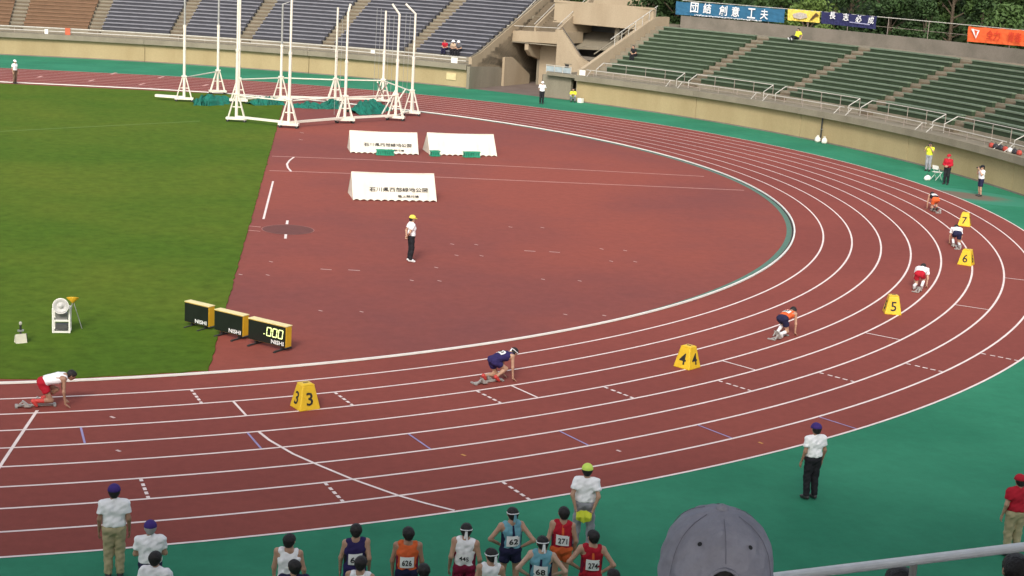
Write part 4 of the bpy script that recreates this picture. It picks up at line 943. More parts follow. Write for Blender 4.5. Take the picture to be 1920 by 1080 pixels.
def P_sit(lean=0.08, arms='lap', recline=False):
    J = dict(pel=(0,0,0.12), wai=(0,0.02,0.26), che=(0,0.04+lean,0.46), nek=(0,0.05+lean*1.6,0.62), hed=(0,0.08+lean*1.7,0.775), fwd=(0,1,-0.15))
    for s, n in ((-1,'L'),(1,'R')):
        J['sh'+n] = (s*0.185,0.05+lean*1.4,0.575); J['hi'+n] = (s*0.095,0.02,0.10); J['kn'+n] = (s*0.12,0.44,0.13); J['an'+n] = (s*0.12,0.42,-0.30); J['to'+n] = (s*0.13,0.57,-0.36)
        J['el'+n] = (s*0.25,0.10+lean,0.30); J['wr'+n] = (s*0.10,0.33,0.24)
    if recline:
        J.update(che=(0,-0.12,0.43), nek=(0,-0.16,0.58), hed=(0,-0.12,0.73))
        for s, n in ((-1,'L'),(1,'R')): J['sh'+n] = (s*0.185,-0.16,0.54); J['kn'+n] = (s*0.13,0.40,0.22); J['an'+n] = (s*0.14,0.78,0.02); J['to'+n] = (s*0.15,0.88,0.10); J['el'+n] = (s*0.25,-0.32,0.32); J['wr'+n] = (s*0.22,-0.22,0.09)
    return J
def P_crouch():
    J = P_sit(0.16); q = {}
    for k, v in J.items(): q[k] = v if k == 'fwd' else (v[0], v[1], v[2]+0.24)
    for s, n in ((-1,'L'),(1,'R')): q['kn'+n] = (s*0.17,0.36,0.50); q['an'+n] = (s*0.13,0.05,0.09); q['to'+n] = (s*0.15,0.22,0.03); q['el'+n] = (s*0.24,0.28,0.52); q['wr'+n] = (s*0.06,0.36,0.62)
    return q
def lerp(a, b, t): return tuple(np.array(a)+(np.array(b)-np.array(a))*t)
def off(p, ax, d): return tuple(np.array(p)+np.array(ax)*d)
def body_caps(J, W=1.0):
    sx = n_(np.array(J['shR'])-np.array(J['shL'])); hx = n_(np.array(J['hiR'])-np.array(J['hiL'])); up = n_(np.array(J['nek'])-np.array(J['che'])); fw = n_(np.cross(up, sx)); F = n_(J['fwd'])
    hu = n_(np.array([0,0,1.0])-F*F[2]); hs = np.cross(F, hu); H = np.array(J['hed'])
    c = []
    torso = [(off(J['che'],sx,-0.085*W), off(J['che'],sx,0.085*W), 0.108*W, 0.108*W), (off(J['wai'],hx,-0.06*W), off(J['wai'],hx,0.06*W), 0.098*W, 0.098*W), (off(J['pel'],hx,-0.075*W), off(J['pel'],hx,0.075*W), 0.108*W, 0.108*W)]
    for s in (-1, 1):
        torso += [(off(J['che'],sx,0.075*s*W), off(J['wai'],hx,0.055*s*W), 0.105*W, 0.098*W), (off(J['wai'],hx,0.055*s*W), off(J['pel'],hx,0.07*s*W), 0.098*W, 0.105*W)]
    yoke = [(J['shL'], J['nek'], 0.058*W, 0.055*W), (J['shR'], J['nek'], 0.058*W, 0.055*W), (lerp(J['shL'],J['che'],0.35), lerp(J['shR'],J['che'],0.35), 0.085*W, 0.085*W)]
    neck = [(J['nek'], lerp(J['nek'],H,0.6), 0.056, 0.052)]
    head = [(tuple(H+hu*0.025-F*0.018), tuple(H+hu*0.022+F*0.02), 0.092, 0.086), (tuple(H-hu*0.055+F*0.035), tuple(H-hu*0.02+F*0.03), 0.058, 0.072), (tuple(H-hu*0.085+F*0.062), tuple(H-hu*0.075+F*0.05), 0.028, 0.04), (tuple(H-hu*0.012+F*0.098), tuple(H-hu*0.028+F*0.112), 0.012, 0.016)]
    for s in (-1, 1): head.append((tuple(H-hu*0.02+hs*s*0.090), tuple(H+hu*0.015+hs*s*0.094-F*0.008), 0.014, 0.018))
    arms = {}; legs = {}
    for n in 'LR':
        arms[n] = [(J['sh'+n], J['el'+n], 0.050*W, 0.040*W), (J['el'+n], J['wr'+n], 0.040*W, 0.027)]
        legs[n] = [(J['hi'+n], J['kn'+n], 0.088*W, 0.056*W), (J['kn'+n], lerp(J['kn'+n],J['an'+n],0.35), 0.054*W, 0.056*W), (lerp(J['kn'+n],J['an'+n],0.35), J['an'+n], 0.056*W, 0.037), (J['an'+n], J['to'+n], 0.042, 0.030)]
    return dict(torso=torso, yoke=yoke, neck=neck, head=head, arms=arms, legs=legs, H=H, F=F, hu=hu, hs=hs, sx=sx, up=up, fw=fw, hx=hx)
def infl(cs, d): return [(*c[:2], c[2]+d, c[3]+d, *c[4:]) for c in cs]
SKINS = [mat('skin_tan', (0.46,0.27,0.18), 0.55, 0.06, 8.0), mat('skin_brown', (0.36,0.20,0.13), 0.55, 0.06, 8.0), mat('skin_light', (0.56,0.36,0.26), 0.55, 0.06, 8.0)]
M_hair = mat('hair_black', (0.016,0.013,0.013), 0.6, 0.4, 30.0, bump=0.5, bscale=60)
def cloth(n, c): return mat('cloth_'+n, c, 0.85, 0.08, 6.0, bump=0.25, bscale=18.0, spec=0.2)
WHITE = cloth('white', (0.88,0.87,0.88)); KHAKI = cloth('khaki', (0.40,0.34,0.20)); BLACK = cloth('black', (0.018,0.018,0.022)); NAVY = cloth('navy', (0.030,0.022,0.095)); RED = cloth('red', (0.42,0.015,0.03))
MAROON = cloth('maroon', (0.20,0.012,0.04)); ORANGE = cloth('orange', (0.66,0.12,0.035)); LBLUE = cloth('light_blue', (0.16,0.38,0.46)); GREYT = cloth('grey', (0.30,0.30,0.33)); PURPLE = cloth('purple', (0.055,0.03,0.17)); LIME = cloth('lime', (0.62,0.80,0.14)); YELV = cloth('yellow_vest', (0.68,0.72,0.05)); DBLUE = cloth('dark_blue', (0.02,0.02,0.055)); GREYD = cloth('grey_dark', (0.10,0.10,0.11))
SHOE = mat('shoe_dark', (0.03,0.03,0.03), 0.5); SHOEW = mat('shoe_white', (0.7,0.7,0.7), 0.5); SHOER = mat('shoe_red', (0.55,0.06,0.05), 0.5)
MESHC = {}
def person(loc, rz, label, pose, top=('polo', WHITE), bottom=('trousers', KHAKI), head=('hair', M_hair), shoes=SHOE, skin=0, height=1.70, W=1.0, h=0.022, extra=(), hands=('relaxed', None), pose_key=None, socks=None):
    J = pose; k = height/1.70
    T = thing('person', tuple(loc), label, 'person', rz); T.scale = (k, k, k)
    B = body_caps(J, W); sk = SKINS[skin]
    def cached(part, key, fn, material):
        kk = (pose_key, W, h, part, key) if pose_key else None
        if kk and kk in MESHC: V, Q = MESHC[kk]
        else:
            V, Q = fn()
            if kk: MESHC[kk] = (V, Q)
        return mesh_np(part, V, Q, material)
    def mk_body():
        caps = B['torso']+B['yoke']+B['neck']+B['head']+B['arms']['L']+B['arms']['R']+B['legs']['L']+B['legs']['R']
        V, Q = net_of(caps, h, 0.03)
        for n, s in (('L',-1),('R',1)):
            v, q = put_hand(hands[0], J['wr'+n], J['el'+n], s, hands[1]); Q = np.concatenate([Q, q+len(V)]); V = np.concatenate([V, v])
        return V, Q
    obj('body', cached('body', hands[0], mk_body, sk), None, T)
    # ---- clothes
    ph = (sum(map(ord, label)) % 97)*0.37
    def shell(part, caps, material, kk=0.03, hh=None):
        me = cached(part, len(caps), lambda: net_of(caps, hh or h*0.9, kk), material); nv = len(me.vertices)
        co = np.empty(nv*3); no = np.empty(nv*3); me.vertices.foreach_get('co', co); me.vertices.foreach_get('normal', no); co = co.reshape(-1,3); no = no.reshape(-1,3)
        d = 0.0045*np.sin(30*co[:,2]+14*co[:,0]+ph)+0.0035*np.sin(47*co[:,0]-26*co[:,2]+ph*2)+0.003*np.sin(61*co[:,2]-33*co[:,0]+20*co[:,1]+ph)
        me.vertices.foreach_set('co', (co+no*(d+0.003)[:,None]).ravel()); me.update()
        return obj(part, me, None, T)
    kind, m = top[0], top[1]; d = 0.016
    if kind in ('polo', 'tee', 'vest', 'long'):
        cs = infl([B['torso'][0], B['torso'][1], B['torso'][3], B['torso'][5]], d)+infl(B['yoke'][2:], d*0.8)+[(*c[:2], c[2]+d*0.7, c[3]+0.004) for c in B['yoke'][:2]]
        for n in 'LR':
            if kind == 'vest': continue
            a, b = B['arms'][n]
            if kind == 'long': cs += infl([a], d*1.1)+[(b[0], lerp(b[0],b[1],0.95), b[2]+d*1.1, b[3]+d, 0, 1)]
            else: cs.append((a[0], lerp(a[0],a[1],0.62), a[2]+d*1.3, a[2]+d*1.5, 0, 1))
        for lx in (-0.062, 0.0, 0.062): cs.append((off(J['wai'],B['hx'],lx*W), off(lerp(J['wai'],J['pel'],0.62),B['hx'],lx*W), 0.10*W+d, 0.112*W+d, 0, 1))
        sh_ = shell('shirt', cs, m)
        if kind == 'polo':
            V, Q = net_of([(J['nek'], lerp(J['nek'],B['H'],0.16), 0.071, 0.066, 1, 1)], 0.012, 0.01); obj('collar', mesh_np('collar', V, Q, m), None, sh_)
    if kind == 'singlet':
        t2 = B['torso']; cs = infl([(lerp(t2[0][0],t2[0][1],0.06), lerp(t2[0][0],t2[0][1],0.94), t2[0][2], t2[0][3])]+t2[1:2]+t2[3:], d*0.75)
        sl = lerp(J['shL'],J['nek'],0.36); sr = lerp(J['shR'],J['nek'],0.36)
        cs += [(lerp(J['che'],J['shL'],0.35), sl, 0.086*W+d*.5, 0.052*W+d, 0, 0), (lerp(J['che'],J['shR'],0.35), sr, 0.086*W+d*.5, 0.052*W+d, 0, 0), (J['che'], lerp(J['che'],J['nek'],0.62), 0.09*W, 0.062*W+d*0.6, 0, 1)]
        ya, yb = lerp(J['shL'],J['che'],0.30), lerp(J['shR'],J['che'],0.30)
        cs += [(lerp(ya,yb,0.17), lerp(ya,yb,0.83), 0.088*W+0.010, 0.088*W+0.010), (lerp(J['che'],J['shL'],0.55), lerp(J['shL'],J['nek'],0.48), 0.070*W, 0.064*W), (lerp(J['che'],J['shR'],0.55), lerp(J['shR'],J['nek'],0.48), 0.070*W, 0.064*W)]
        sg = shell('singlet', cs, m, 0.02)
        if len(top) > 2 and top[2] is not None:    # side or back panel in a second colour
            st = []
            for s, sd_ in ((-1,'L'),(1,'R')):
                st += [(off(lerp(J['che'],J['sh'+sd_],0.55), B['fw'], -0.035), off(off(J['che'],B['sx'],0.135*s*W), B['fw'], -0.03), 0.040, 0.055), (off(off(J['che'],B['sx'],0.135*s*W), B['fw'], -0.02), off(J['pel'],B['sx'],0.12*s*W), 0.060, 0.070)]
            V, Q = net_of(st, h*0.9, 0.02); obj('side_panel', mesh_np('side_panel', V, Q, top[2]), None, sg)
        if len(top) > 3 and top[3] is not None:    # stripe down the spine
            mb = MB(); c0, c1, c2 = [np.array(off(J[q_], B['fw'], -r_)) for q_, r_ in (('nek',0.075),('che',0.146*W),('wai',0.132*W))]
            c0 = c0-B['up']*0.02; wv = B['sx']*0.022
            mb.hexa([c1-wv, c1+wv, c1+wv+B['fw']*0.01, c1-wv+B['fw']*0.01, c0-wv*0.7, c0+wv*0.7, c0+wv*.7+B['fw']*0.01, c0-wv*.7+B['fw']*0.01]); mb.hexa([c2-wv*1.3, c2+wv*1.3, c2+wv*1.3+B['fw']*0.01, c2-wv*1.3+B['fw']*0.01, c1-wv, c1+wv, c1+wv+B['fw']*0.01, c1-wv+B['fw']*0.01]); obj('back_stripe', mb, top[3], sg)
    kind, m = bottom[0], bottom[1]
    cs = infl([B['torso'][2]], 0.012)+[(off(lerp(J['pel'],J['wai'],0.42),B['hx'],lx*W), off(J['pel'],B['hx'],lx*W), 0.106*W, 0.118*W, 1, 0) for lx in (-0.065,0.0,0.065)]
    for n in 'LR':
        a, b1, b2, f_ = B['legs'][n]
        if kind == 'trousers': cs += [(a[0], a[1], a[2]+0.018, a[3]+0.026), (b1[0], lerp(b2[0],b2[1],0.97), b1[2]+0.028, 0.066, 0, 1)]
        elif kind == 'half': cs += [(a[0], lerp(a[0],a[1],0.88), a[2]+0.018, a[3]+0.04, 0, 1)]
        else: cs += [(a[0], lerp(a[0],a[1],0.50), a[2]+0.014, a[2]+0.010, 0, 1)]
    shell('trousers' if kind == 'trousers' else 'shorts', cs, m, 0.02)
    if kind == 'trousers' and len(bottom) > 2:
        V, Q = net_of([(lerp(J['pel'],J['wai'],0.30), lerp(J['pel'],J['wai'],0.52), 0.128*W, 0.124*W, 1, 1)]+[(off(lerp(J['pel'],J['wai'],0.30),B['sx'],s*0.06*W), off(lerp(J['pel'],J['wai'],0.52),B['sx'],s*0.06*W), 0.116*W, 0.112*W, 1, 1) for s in (-1,1)], 0.016, 0.02); obj('belt', mesh_np('belt', V, Q, bottom[2]), None, T)
    for n in 'LR':
        an, to = np.array(J['an'+n]), np.array(J['to'+n]); V, Q = net_of([(tuple(an+(an-to)*0.25+np.array([0,0,-0.03])), tuple(to), 0.046, 0.040), (tuple(an), tuple(lerp(an,to,0.6)), 0.052, 0.044)], 0.018, 0.02); obj('shoe', mesh_np('shoe', V, Q, shoes), None, T)
        if socks is not None:
            V, Q = net_of([(lerp(J['kn'+n],J['an'+n],0.30), J['an'+n], 0.062*W, 0.046, 1, 0)], 0.018, 0.01); obj('sock', mesh_np('sock', V, Q, socks), None, T)
    # ---- head
    H, F, hu, hs = B['H'], B['F'], B['hu'], B['hs']
    kind, m = head[0], head[1]
    hc = [(tuple(H+hu*0.030-F*0.022), tuple(H+hu*0.034+F*0.012), 0.103, 0.099), (tuple(H-hu*0.035-F*0.045), tuple(H+hu*0.0-F*0.03), 0.072, 0.09)]
    def clip(X, Y, Z):
        q = (X-H[0])*F[0]+(Y-H[1])*F[1]+(Z-H[2])*F[2]; u = (X-H[0])*hu[0]+(Y-H[1])*hu[1]+(Z-H[2])*hu[2]
        return np.maximum(q*0.75-0.022-u*0.62, -u-0.088)
    V, Q = net_of(hc, 0.0135, 0.03, clip); r_ = np.random.RandomState(len(label)); V = V+r_.normal(0, 0.0022, V.shape)
    if kind == 'bare': V, Q = net_of(infl(hc, -0.0085), 0.0135, 0.03, clip)
    obj('hair', mesh_np('hair', V, Q, head[2] if len(head) > 2 and head[2] is not None else M_hair), None, T)
    if kind in ('cap', 'cap_back'):
        fr = F if kind == 'cap' else -F
        cc_ = [(tuple(H+hu*0.038-F*0.020), tuple(H+hu*0.040+F*0.012), 0.113, 0.110)]
        V, Q = net_of(cc_, 0.014, 0.02, lambda X, Y, Z: -((X-H[0])*hu[0]+(Y-H[1])*hu[1]+(Z-H[2])*hu[2])+0.028); cp = obj('cap_crown', mesh_np('cap_crown', V, Q, m), None, T)
        mb = MB(); mb.smooth = True; n = 12; top_ = []; bot = []
        for i in range(n+1):
            a = math.pi*(i/n-0.5)*0.95; e = H+hu*0.036+F*0.0+hs*math.sin(a)*0.098+fr*math.cos(a)*0.10; o_ = H+hu*(0.030-0.012*math.cos(a))+hs*math.sin(a)*0.095+fr*(0.095*math.cos(a)+0.085*math.cos(a)**0.6)
            top_ += [e, o_]; bot += [e-hu*0.006, o_-hu*0.006]
        L_ = len(top_); fs = []
        for i in range(n): a = 2*i; fs += [(a, a+1, a+3, a+2), (L_+a+2, L_+a+3, L_+a+1, L_+a), (a+1, L_+a+1, L_+a+3, a+3)]
        mb.add(top_+bot, fs); obj('cap_brim', mb, m, cp)
    if kind == 'hat':
        mb = MB(); mb.smooth = True; mb.lathe([(0.18,-0.01),(0.185,0.0),(0.112,0.02),(0.108,0.07),(0.085,0.115),(0.04,0.135),(0.001,0.138)], 20); mb.v = [tuple(H+hu*(v[2]+0.028)+hs*v[0]+F*v[1]) for v in mb.v]; obj('hat', mb, m, T)
    if len(head) > 3 and head[3] is not None:     # headband with tails
        V, Q = net_of([(tuple(H+hu*0.022-F*0.028), tuple(H+hu*0.040-F*0.026), 0.1085, 0.1085, 1, 1), (tuple(H+hu*0.026+F*0.012), tuple(H+hu*0.046+F*0.012), 0.1045, 0.1045, 1, 1)], 0.010, 0.01); bd = obj('headband', mesh_np('headband', V, Q, head[3]), None, T)
        mb = MB(); q0 = H-F*0.128+hu*0.025; mb.beam(q0-hs*0.005, q0-hu*0.13-hs*0.025-F*0.005, 0.028, 0.006, tuple(F)); mb.beam(q0+hs*0.006, q0-hu*0.16+hs*0.018-F*0.01, 0.028, 0.006, tuple(F)); obj('headband_tail', mb, head[4] if len(head) > 4 else head[3], bd)
    for s in (-1, 1):
        mb = MB(); mb.smooth = True; q = H+F*0.092+hs*s*0.034+hu*0.012; mb.ball(tuple(q), 0.0115, 8, 5); obj('eye', mb, M_rubber, T)
    mb = MB(); q = H+F*0.099-hu*0.052; mb.beam(q-hs*0.022, q+hs*0.022, 0.008, 0.008); obj('mouth', mb, mat('lips', (0.30,0.10,0.09), 0.5), T)
    for e in extra: e(T, J, B)
    return T
def bib(num, where='wai', up=0.0, wd=0.24, ht=0.19, dist=0.142):
    def fn(T, J, B):
        c = np.array(lerp(J['wai'], J['che'], 0.25+up)); up_ = n_(np.array(J['che'])-np.array(J['wai'])); fw = n_(np.cross(up_, B['sx'])); o = c-fw*dist
        n = 8; vs = []; fs = []
        for i in range(n+1):
            u = -1+2*i/n; b = fw*(0.035*u*u)
            for v in (-ht/2, ht/2):
                for dz in (0.0, -0.006): vs.append(o+B['sx']*u*wd/2+up_*v+b+fw*dz)
        for i in range(n):
            a = i*4; fs += [(a+1,a+5,a+7,a+3),(a,a+2,a+6,a+4),(a+2,a+3,a+7,a+6),(a,a+4,a+5,a+1)]
        mb = MB(); mb.add(vs, fs); bb = obj('race_bib', mb, M_pwht, T)
        if num: text_on('bib_number', num, o-fw*0.012-up_*0.005, B['sx'], up_, ht*0.52, M_ink, bb, width=wd*0.70)
    return fn
def camera_prop(T, J, B):
    H, F, hu = B['H'], B['F'], B['hu']; q = H+F*0.17+hu*0.01; rz = math.atan2(F[1], F[0])-math.pi/2
    c = thing('camera_body', (0,0,0), None, None) if False else None
    mb = MB(); mb.box(tuple(q), (0.14,0.07,0.10), rz); M_ = T.matrix_basis
    loc = M_of(T) @ Vector(tuple(q*1.0)); s = T.scale[0]
    C_ = thing('photo_camera', (0,0,0), 'black camera with a lens held up by the person in %s' % T['holds'], 'camera', T.rotation_euler.z)
    Q = Matrix.Rotation(T.rotation_euler.z, 3, 'Z'); p0 = Q@(Vector(tuple(q))*s)+Vector(T.location); C_.location = p0
    m2 = MB(); m2.box((0,0,0), (0.14,0.07,0.10)); obj('body', m2, M_dark, C_)
    m2 = MB(); m2.tube([(0,0.03,0),(0,0.16,-0.01)], 0.036, 12, 0.042); obj('lens', m2, M_dark, C_)
    m2 = MB(); m2.box((0,0,0.06), (0.05,0.05,0.025)); obj('viewfinder', m2, M_dark, C_)
def facing(az_deg): return R_(az_deg-90)
def ground_at(px, py): P = atz(px, py); return (P[0], P[1], 0.008)
def by_head(px, py, h=1.70): P = atz(px, py, h+0.004); return (P[0], P[1], 0.008)
VIEW = 90-math.degrees(YAW)

# ---- runners in their blocks
flat_hand = ('flat', (np.array([0,0,-1.0]), np.array([0.0,0.55,-0.5])))
def runner(px, py, lane_rho, label, side, blk_label, **kw):
    P = atz(px, py); az = math.atan2(P[1], P[0]); rho = 0.75*math.hypot(P[0], P[1])+0.25*(R0+(lane_rho-0.5)*LW)
    c = np.array([rho*math.cos(az), rho*math.sin(az)]); t = np.array([-math.sin(az), math.cos(az)])
    person((c[0], c[1], 0.010), az, label, P_start(side), hands=flat_hand, pose_key='start%d' % side, **kw)
    b = c-t*0.26; T = blocks(100, 700, az, blk_label); T.location = (b[0], b[1], 0.010)
runner(88, 762, 2, 'runner in white singlet and red shorts crouched at the left edge', 1, 'starting block under the leftmost runner', top=('singlet', WHITE), bottom=('shorts', RED), shoes=SHOER, skin=1, socks=SHOER)
runner(930, 716, 3, 'runner in navy kit with white back number crouched beside marker 3', -1, 'starting block under the navy runner', top=('singlet', NAVY), bottom=('shorts', NAVY), shoes=SHOER, extra=(bib('31', up=0.25),), head=('hair', M_hair, None, WHITE), skin=0)
runner(1470, 632, 4, 'runner in orange singlet and dark shorts crouched beyond marker 4', 1, 'starting block under the orange and navy runner', top=('singlet', ORANGE), bottom=('shorts', DBLUE), shoes=SHOEW, extra=(bib('127', up=0.2),), skin=0, socks=WHITE)
runner(1726, 543, 5, 'runner in white top and red shorts seen from behind near marker 5', -1, 'starting block under the white and red runner on the bend', top=('tee', WHITE), bottom=('shorts', RED), shoes=SHOEW, skin=2, socks=WHITE)
runner(1794, 463, 6, 'runner in white top and navy shorts crouched between markers 6 and 7', 1, 'starting block under the white and navy runner', top=('tee', WHITE), bottom=('shorts', DBLUE), shoes=SHOEW, skin=0, socks=SHOEW)
runner(1750, 396, 7, 'farthest runner, white bib and orange shorts, crouched beyond marker 7', -1, 'starting block under the farthest runner', top=('singlet', BLACK), bottom=('shorts', ORANGE), shoes=SHOE, extra=(bib('', up=0.3, wd=0.28, ht=0.26),), skin=0)

# ---- officials
person(ground_at(28,157), facing(-40), 'official in white shirt and pale cap on the far straight at left', P_stand('down'), bottom=('trousers', cloth('brown', (0.16,0.10,0.07))), head=('cap', WHITE), height=1.68, h=0.026)
person(ground_at(769,491), facing(0), 'official with yellow cap, hands behind back, alone in the red infield', P_stand('back'), bottom=('trousers', BLACK), head=('cap', cloth('yellow', (0.80,0.66,0.10))), height=1.72, shoes=SHOEW)
person(ground_at(1015,195), facing(VIEW+180), 'official in white shirt and black trousers before the portal ramp', P_stand('back'), bottom=('trousers', BLACK), head=('cap', WHITE), height=1.72, h=0.026)
t, _ = cyl(1076, 186, RW-0.6); person(S(RW-0.7, t, 0.008), R_(t)+R_(120), 'crouching person in yellow vest against the wall beside the portal', P_crouch(), top=('tee', YELV), bottom=('trousers', GREYT), height=1.68, h=0.026)
T_ = thing
def with_cam(where):
    def fn(T, J, B): T['holds'] = where; camera_prop(T, J, B); del T['holds']
    return fn
person(ground_at(1739,321), facing(215), 'photographer in yellow vest and grey trousers standing against the wall', P_stand('camera'), top=('tee', YELV), bottom=('trousers', GREYT), height=1.70, extra=(with_cam('yellow vest'),), hands=('grip', None))
person(ground_at(1773,346), facing(215), 'person in red jacket, red cap and black trousers on the far apron', P_stand('front'), top=('long', RED), bottom=('trousers', BLACK), head=('cap', RED), height=1.70)
person(ground_at(1836,368), facing(170), 'photographer in white shirt and dark shorts at the far right', P_stand('camera'), top=('tee', WHITE), bottom=('half', DBLUE), head=('cap', BLACK), height=1.66, extra=(with_cam('white shirt and dark shorts'),), hands=('grip', None))
person(ground_at(1517,936), facing(92), 'official in white shirt, black trousers and purple cap on the green apron', P_stand('down'), bottom=('trousers', BLACK), head=('cap', PURPLE), height=1.72, skin=1)
person(by_head(214,912,1.74), facing(VIEW+14), 'official in purple cap, white polo and khaki trousers, leftmost', P_stand('down'), bottom=('trousers', KHAKI), head=('cap', PURPLE), height=1.74, W=1.06, skin=1)
person(by_head(282,980,1.66), facing(VIEW+14), 'official in purple cap and white polo with dark trousers, second from left', P_stand('front'), bottom=('trousers', DBLUE, BLACK), head=('cap', PURPLE, cloth('hair_grey', (0.35,0.34,0.33))), height=1.66, W=1.06)
def flag_prop(T, J, B):
    s = T.scale[0]; Q = Matrix.Rotation(T.rotation_euler.z, 3, 'Z'); L_ = Vector(T.location)
    F_ = thing('signal_flag', L_, 'rolled yellow flag held behind the back by the lime capped official', 'flag', T.rotation_euler.z)
    a = Vector((-0.17,-0.16,0.80))*s; b = Vector((0.17,-0.16,0.80))*s
    mb = MB(); mb.tube([a, b], 0.012, 6); obj('stick', mb, M_dark, F_)
    n = 8; vs = []; fs = []
    for i in range(n+1):
        x = -0.15+0.30*i/n; zt = 0.80+0.05*math.sin(i/n*math.pi); zb = 0.60+0.10*abs(i/n-0.5)*1.2
        for (z, dy) in ((zt,-0.19),(0.72,-0.23),(zb,-0.20)): vs += [(x, dy-0.02*math.sin(i*2.1), z), (x, dy+0.012-0.02*math.sin(i*2.1), z)]
    for i in range(n):
        for j in range(2):
            q = i*6+j*2; fs += [(q, q+6, q+8, q+2), (q+1, q+3, q+9, q+7)]
        fs += [(i*6, i*6+1, i*6+7, i*6+6), (i*6+4, i*6+10, i*6+11, i*6+5)]
    fs += [(0,2,3,1),(2,4,5,3),(n*6,n*6+1,n*6+3,n*6+2),(n*6+2,n*6+3,n*6+5,n*6+4)]
    mb = MB(); mb.add([tuple(Vector(v)*s) for v in vs], fs); obj('flag_cloth', mb, cloth('flag', (0.68,0.72,0.06)), F_)
person(by_head(1102,873,1.72), facing(VIEW-4), 'official in lime cap, white polo and grey trousers holding a yellow flag', P_stand('flag', spread=0.14), bottom=('trousers', GREYT, BLACK), head=('cap', LIME), height=1.72, W=1.04, extra=(flag_prop,), hands=('grip', None))
person(by_head(1915,893,1.72), facing(VIEW+10), 'person in red cap, red shirt and khaki trousers at the right edge', P_stand('down'), top=('tee', RED), bottom=('trousers', KHAKI), head=('cap', RED), height=1.72, W=1.08)

# ---- waiting relay runners
def wait(px, py, label, arms='down', turn=0.0, hgt=1.70, **kw):
    kw.setdefault('shoes', SHOEW); r = random.Random(px); J = P_stand(arms, look=r.uniform(-0.55, 0.55), spread=r.uniform(0.09, 0.15))
    sh = r.uniform(-0.02, 0.02)      # weight on one leg, shoulders a little uneven
    for k_ in ('shL','elL','wrL'): J[k_] = (J[k_][0]+r.uniform(-0.015,0.015), J[k_][1]+r.uniform(-0.04,0.05), J[k_][2]+sh)
    for k_ in ('shR','elR','wrR'): J[k_] = (J[k_][0]+r.uniform(-0.015,0.015), J[k_][1]+r.uniform(-0.04,0.05), J[k_][2]-sh)
    person(by_head(px, py, hgt), facing(VIEW+turn), label, J, height=hgt, h=0.02, **kw)
wait(543, 1004, 'waiting runner in white singlet, leftmost of the waiting runners', turn=4, top=('singlet', WHITE), bottom=('shorts', WHITE), extra=(bib('', up=0.2, wd=0.12, ht=0.03),))
wait(668, 985, 'waiting runner in navy singlet, second from left', turn=4, top=('singlet', NAVY, BLACK), bottom=('shorts', NAVY), extra=(bib('68'),), skin=0)
wait(766, 991, 'waiting runner in orange singlet with number 626', turn=3, top=('singlet', ORANGE, MAROON), bottom=('shorts', DBLUE), extra=(bib('626'),), skin=1)
wait(875, 984, 'waiting runner in white and maroon kit with number 445', turn=3, top=('singlet', WHITE, MAROON), bottom=('shorts', MAROON), head=('hair', M_hair, None, WHITE), extra=(bib('445', ht=0.14),))
wait(962, 954, 'waiting runner in light blue singlet, hands on hips, white headband', 'hips', turn=8, top=('singlet', LBLUE, DBLUE, DBLUE), bottom=('shorts', DBLUE), head=('hair', M_hair, None, WHITE, LBLUE), extra=(bib('62'),))
wait(1058, 953, 'red singlet runner with number 271, arms down, before the lime capped official', turn=2, top=('singlet', RED, MAROON, ORANGE), bottom=('shorts', ORANGE), extra=(bib('271'),), skin=0)
wait(1113, 997, 'red singlet runner with number 274, elbows out, rightmost of the group', 'hips', turn=-2, top=('singlet', RED, MAROON, ORANGE), bottom=('shorts', RED), extra=(bib('274'),))
wait(1018, 1008, 'nearer runner in light blue singlet, arms out, below the red pair', 'hips', turn=6, top=('singlet', LBLUE, DBLUE, DBLUE), bottom=('shorts', DBLUE), head=('hair', M_hair, None, WHITE), extra=(bib('68'),), skin=2)
wait(922, 1031, 'nearer runner in white and maroon kit with white headband', turn=10, top=('singlet', WHITE, MAROON), bottom=('shorts', MAROON), head=('hair', M_hair, None, WHITE), extra=(bib('445', ht=0.14),))
# heads just rising above the lower edge
wait(291, 1037, 'dark haired person in white shirt before the second official', turn=6, top=('tee', WHITE), bottom=('shorts', DBLUE))
wait(552, 1053, 'dark head in front of the white singlet runner at the lower edge', turn=0, top=('tee', DBLUE), bottom=('shorts', DBLUE))
wait(677, 1046, 'dark head in front of the navy runner at the lower edge', turn=-3, top=('singlet', WHITE, DBLUE), bottom=('shorts', DBLUE))
wait(795, 1060, 'dark head right of the orange runner at the lower edge', turn=5, top=('tee', BLACK), bottom=('shorts', DBLUE))
wait(1151, 1070, 'dark head right of number 274 at the lower edge', turn=3, top=('tee', DBLUE), bottom=('shorts', DBLUE))

# ---- spectators on the far stands (seat planks carry them)
def spectator(px, py, rows_front, stand, label, pose, **kw):
    # nearest bench row whose seat lies on that pixel ray
    best = None
    for i in range(12):
        rr = rf+RUN*i+0.36; z = ff0+RISE*i+0.375; t, zz = cyl(px, py, rr)
        if best is None or abs(zz-z) < best[0]: best = (abs(zz-z), rr, z, t)
    _, rr, z, t = best
    person(S(rr, t, z+0.0), R_(t)+math.pi/2, label, pose, h=0.026, **kw)
spectator(835, 100, 0, 'L', 'spectator in red top seated low on the blue benches', P_sit(), top=('tee', RED), bottom=('trousers', DBLUE))
spectator(851, 103, 0, 'L', 'spectator in pale hat and tan top beside the red one', P_sit(), top=('tee', cloth('tan', (0.45,0.34,0.24))), bottom=('trousers', BLACK), head=('hat', WHITE))
spectator(861, 102, 0, 'L', 'rightmost of the three seated spectators, white hat and dark clothes', P_sit(), top=('tee', GREYD), bottom=('trousers', BLACK), head=('hat', WHITE))
spectator(1190, 108, 0, 'R', 'spectator in black seated alone beside the stairs of the green stand', P_sit(0.12), top=('tee', BLACK), bottom=('trousers', BLACK))
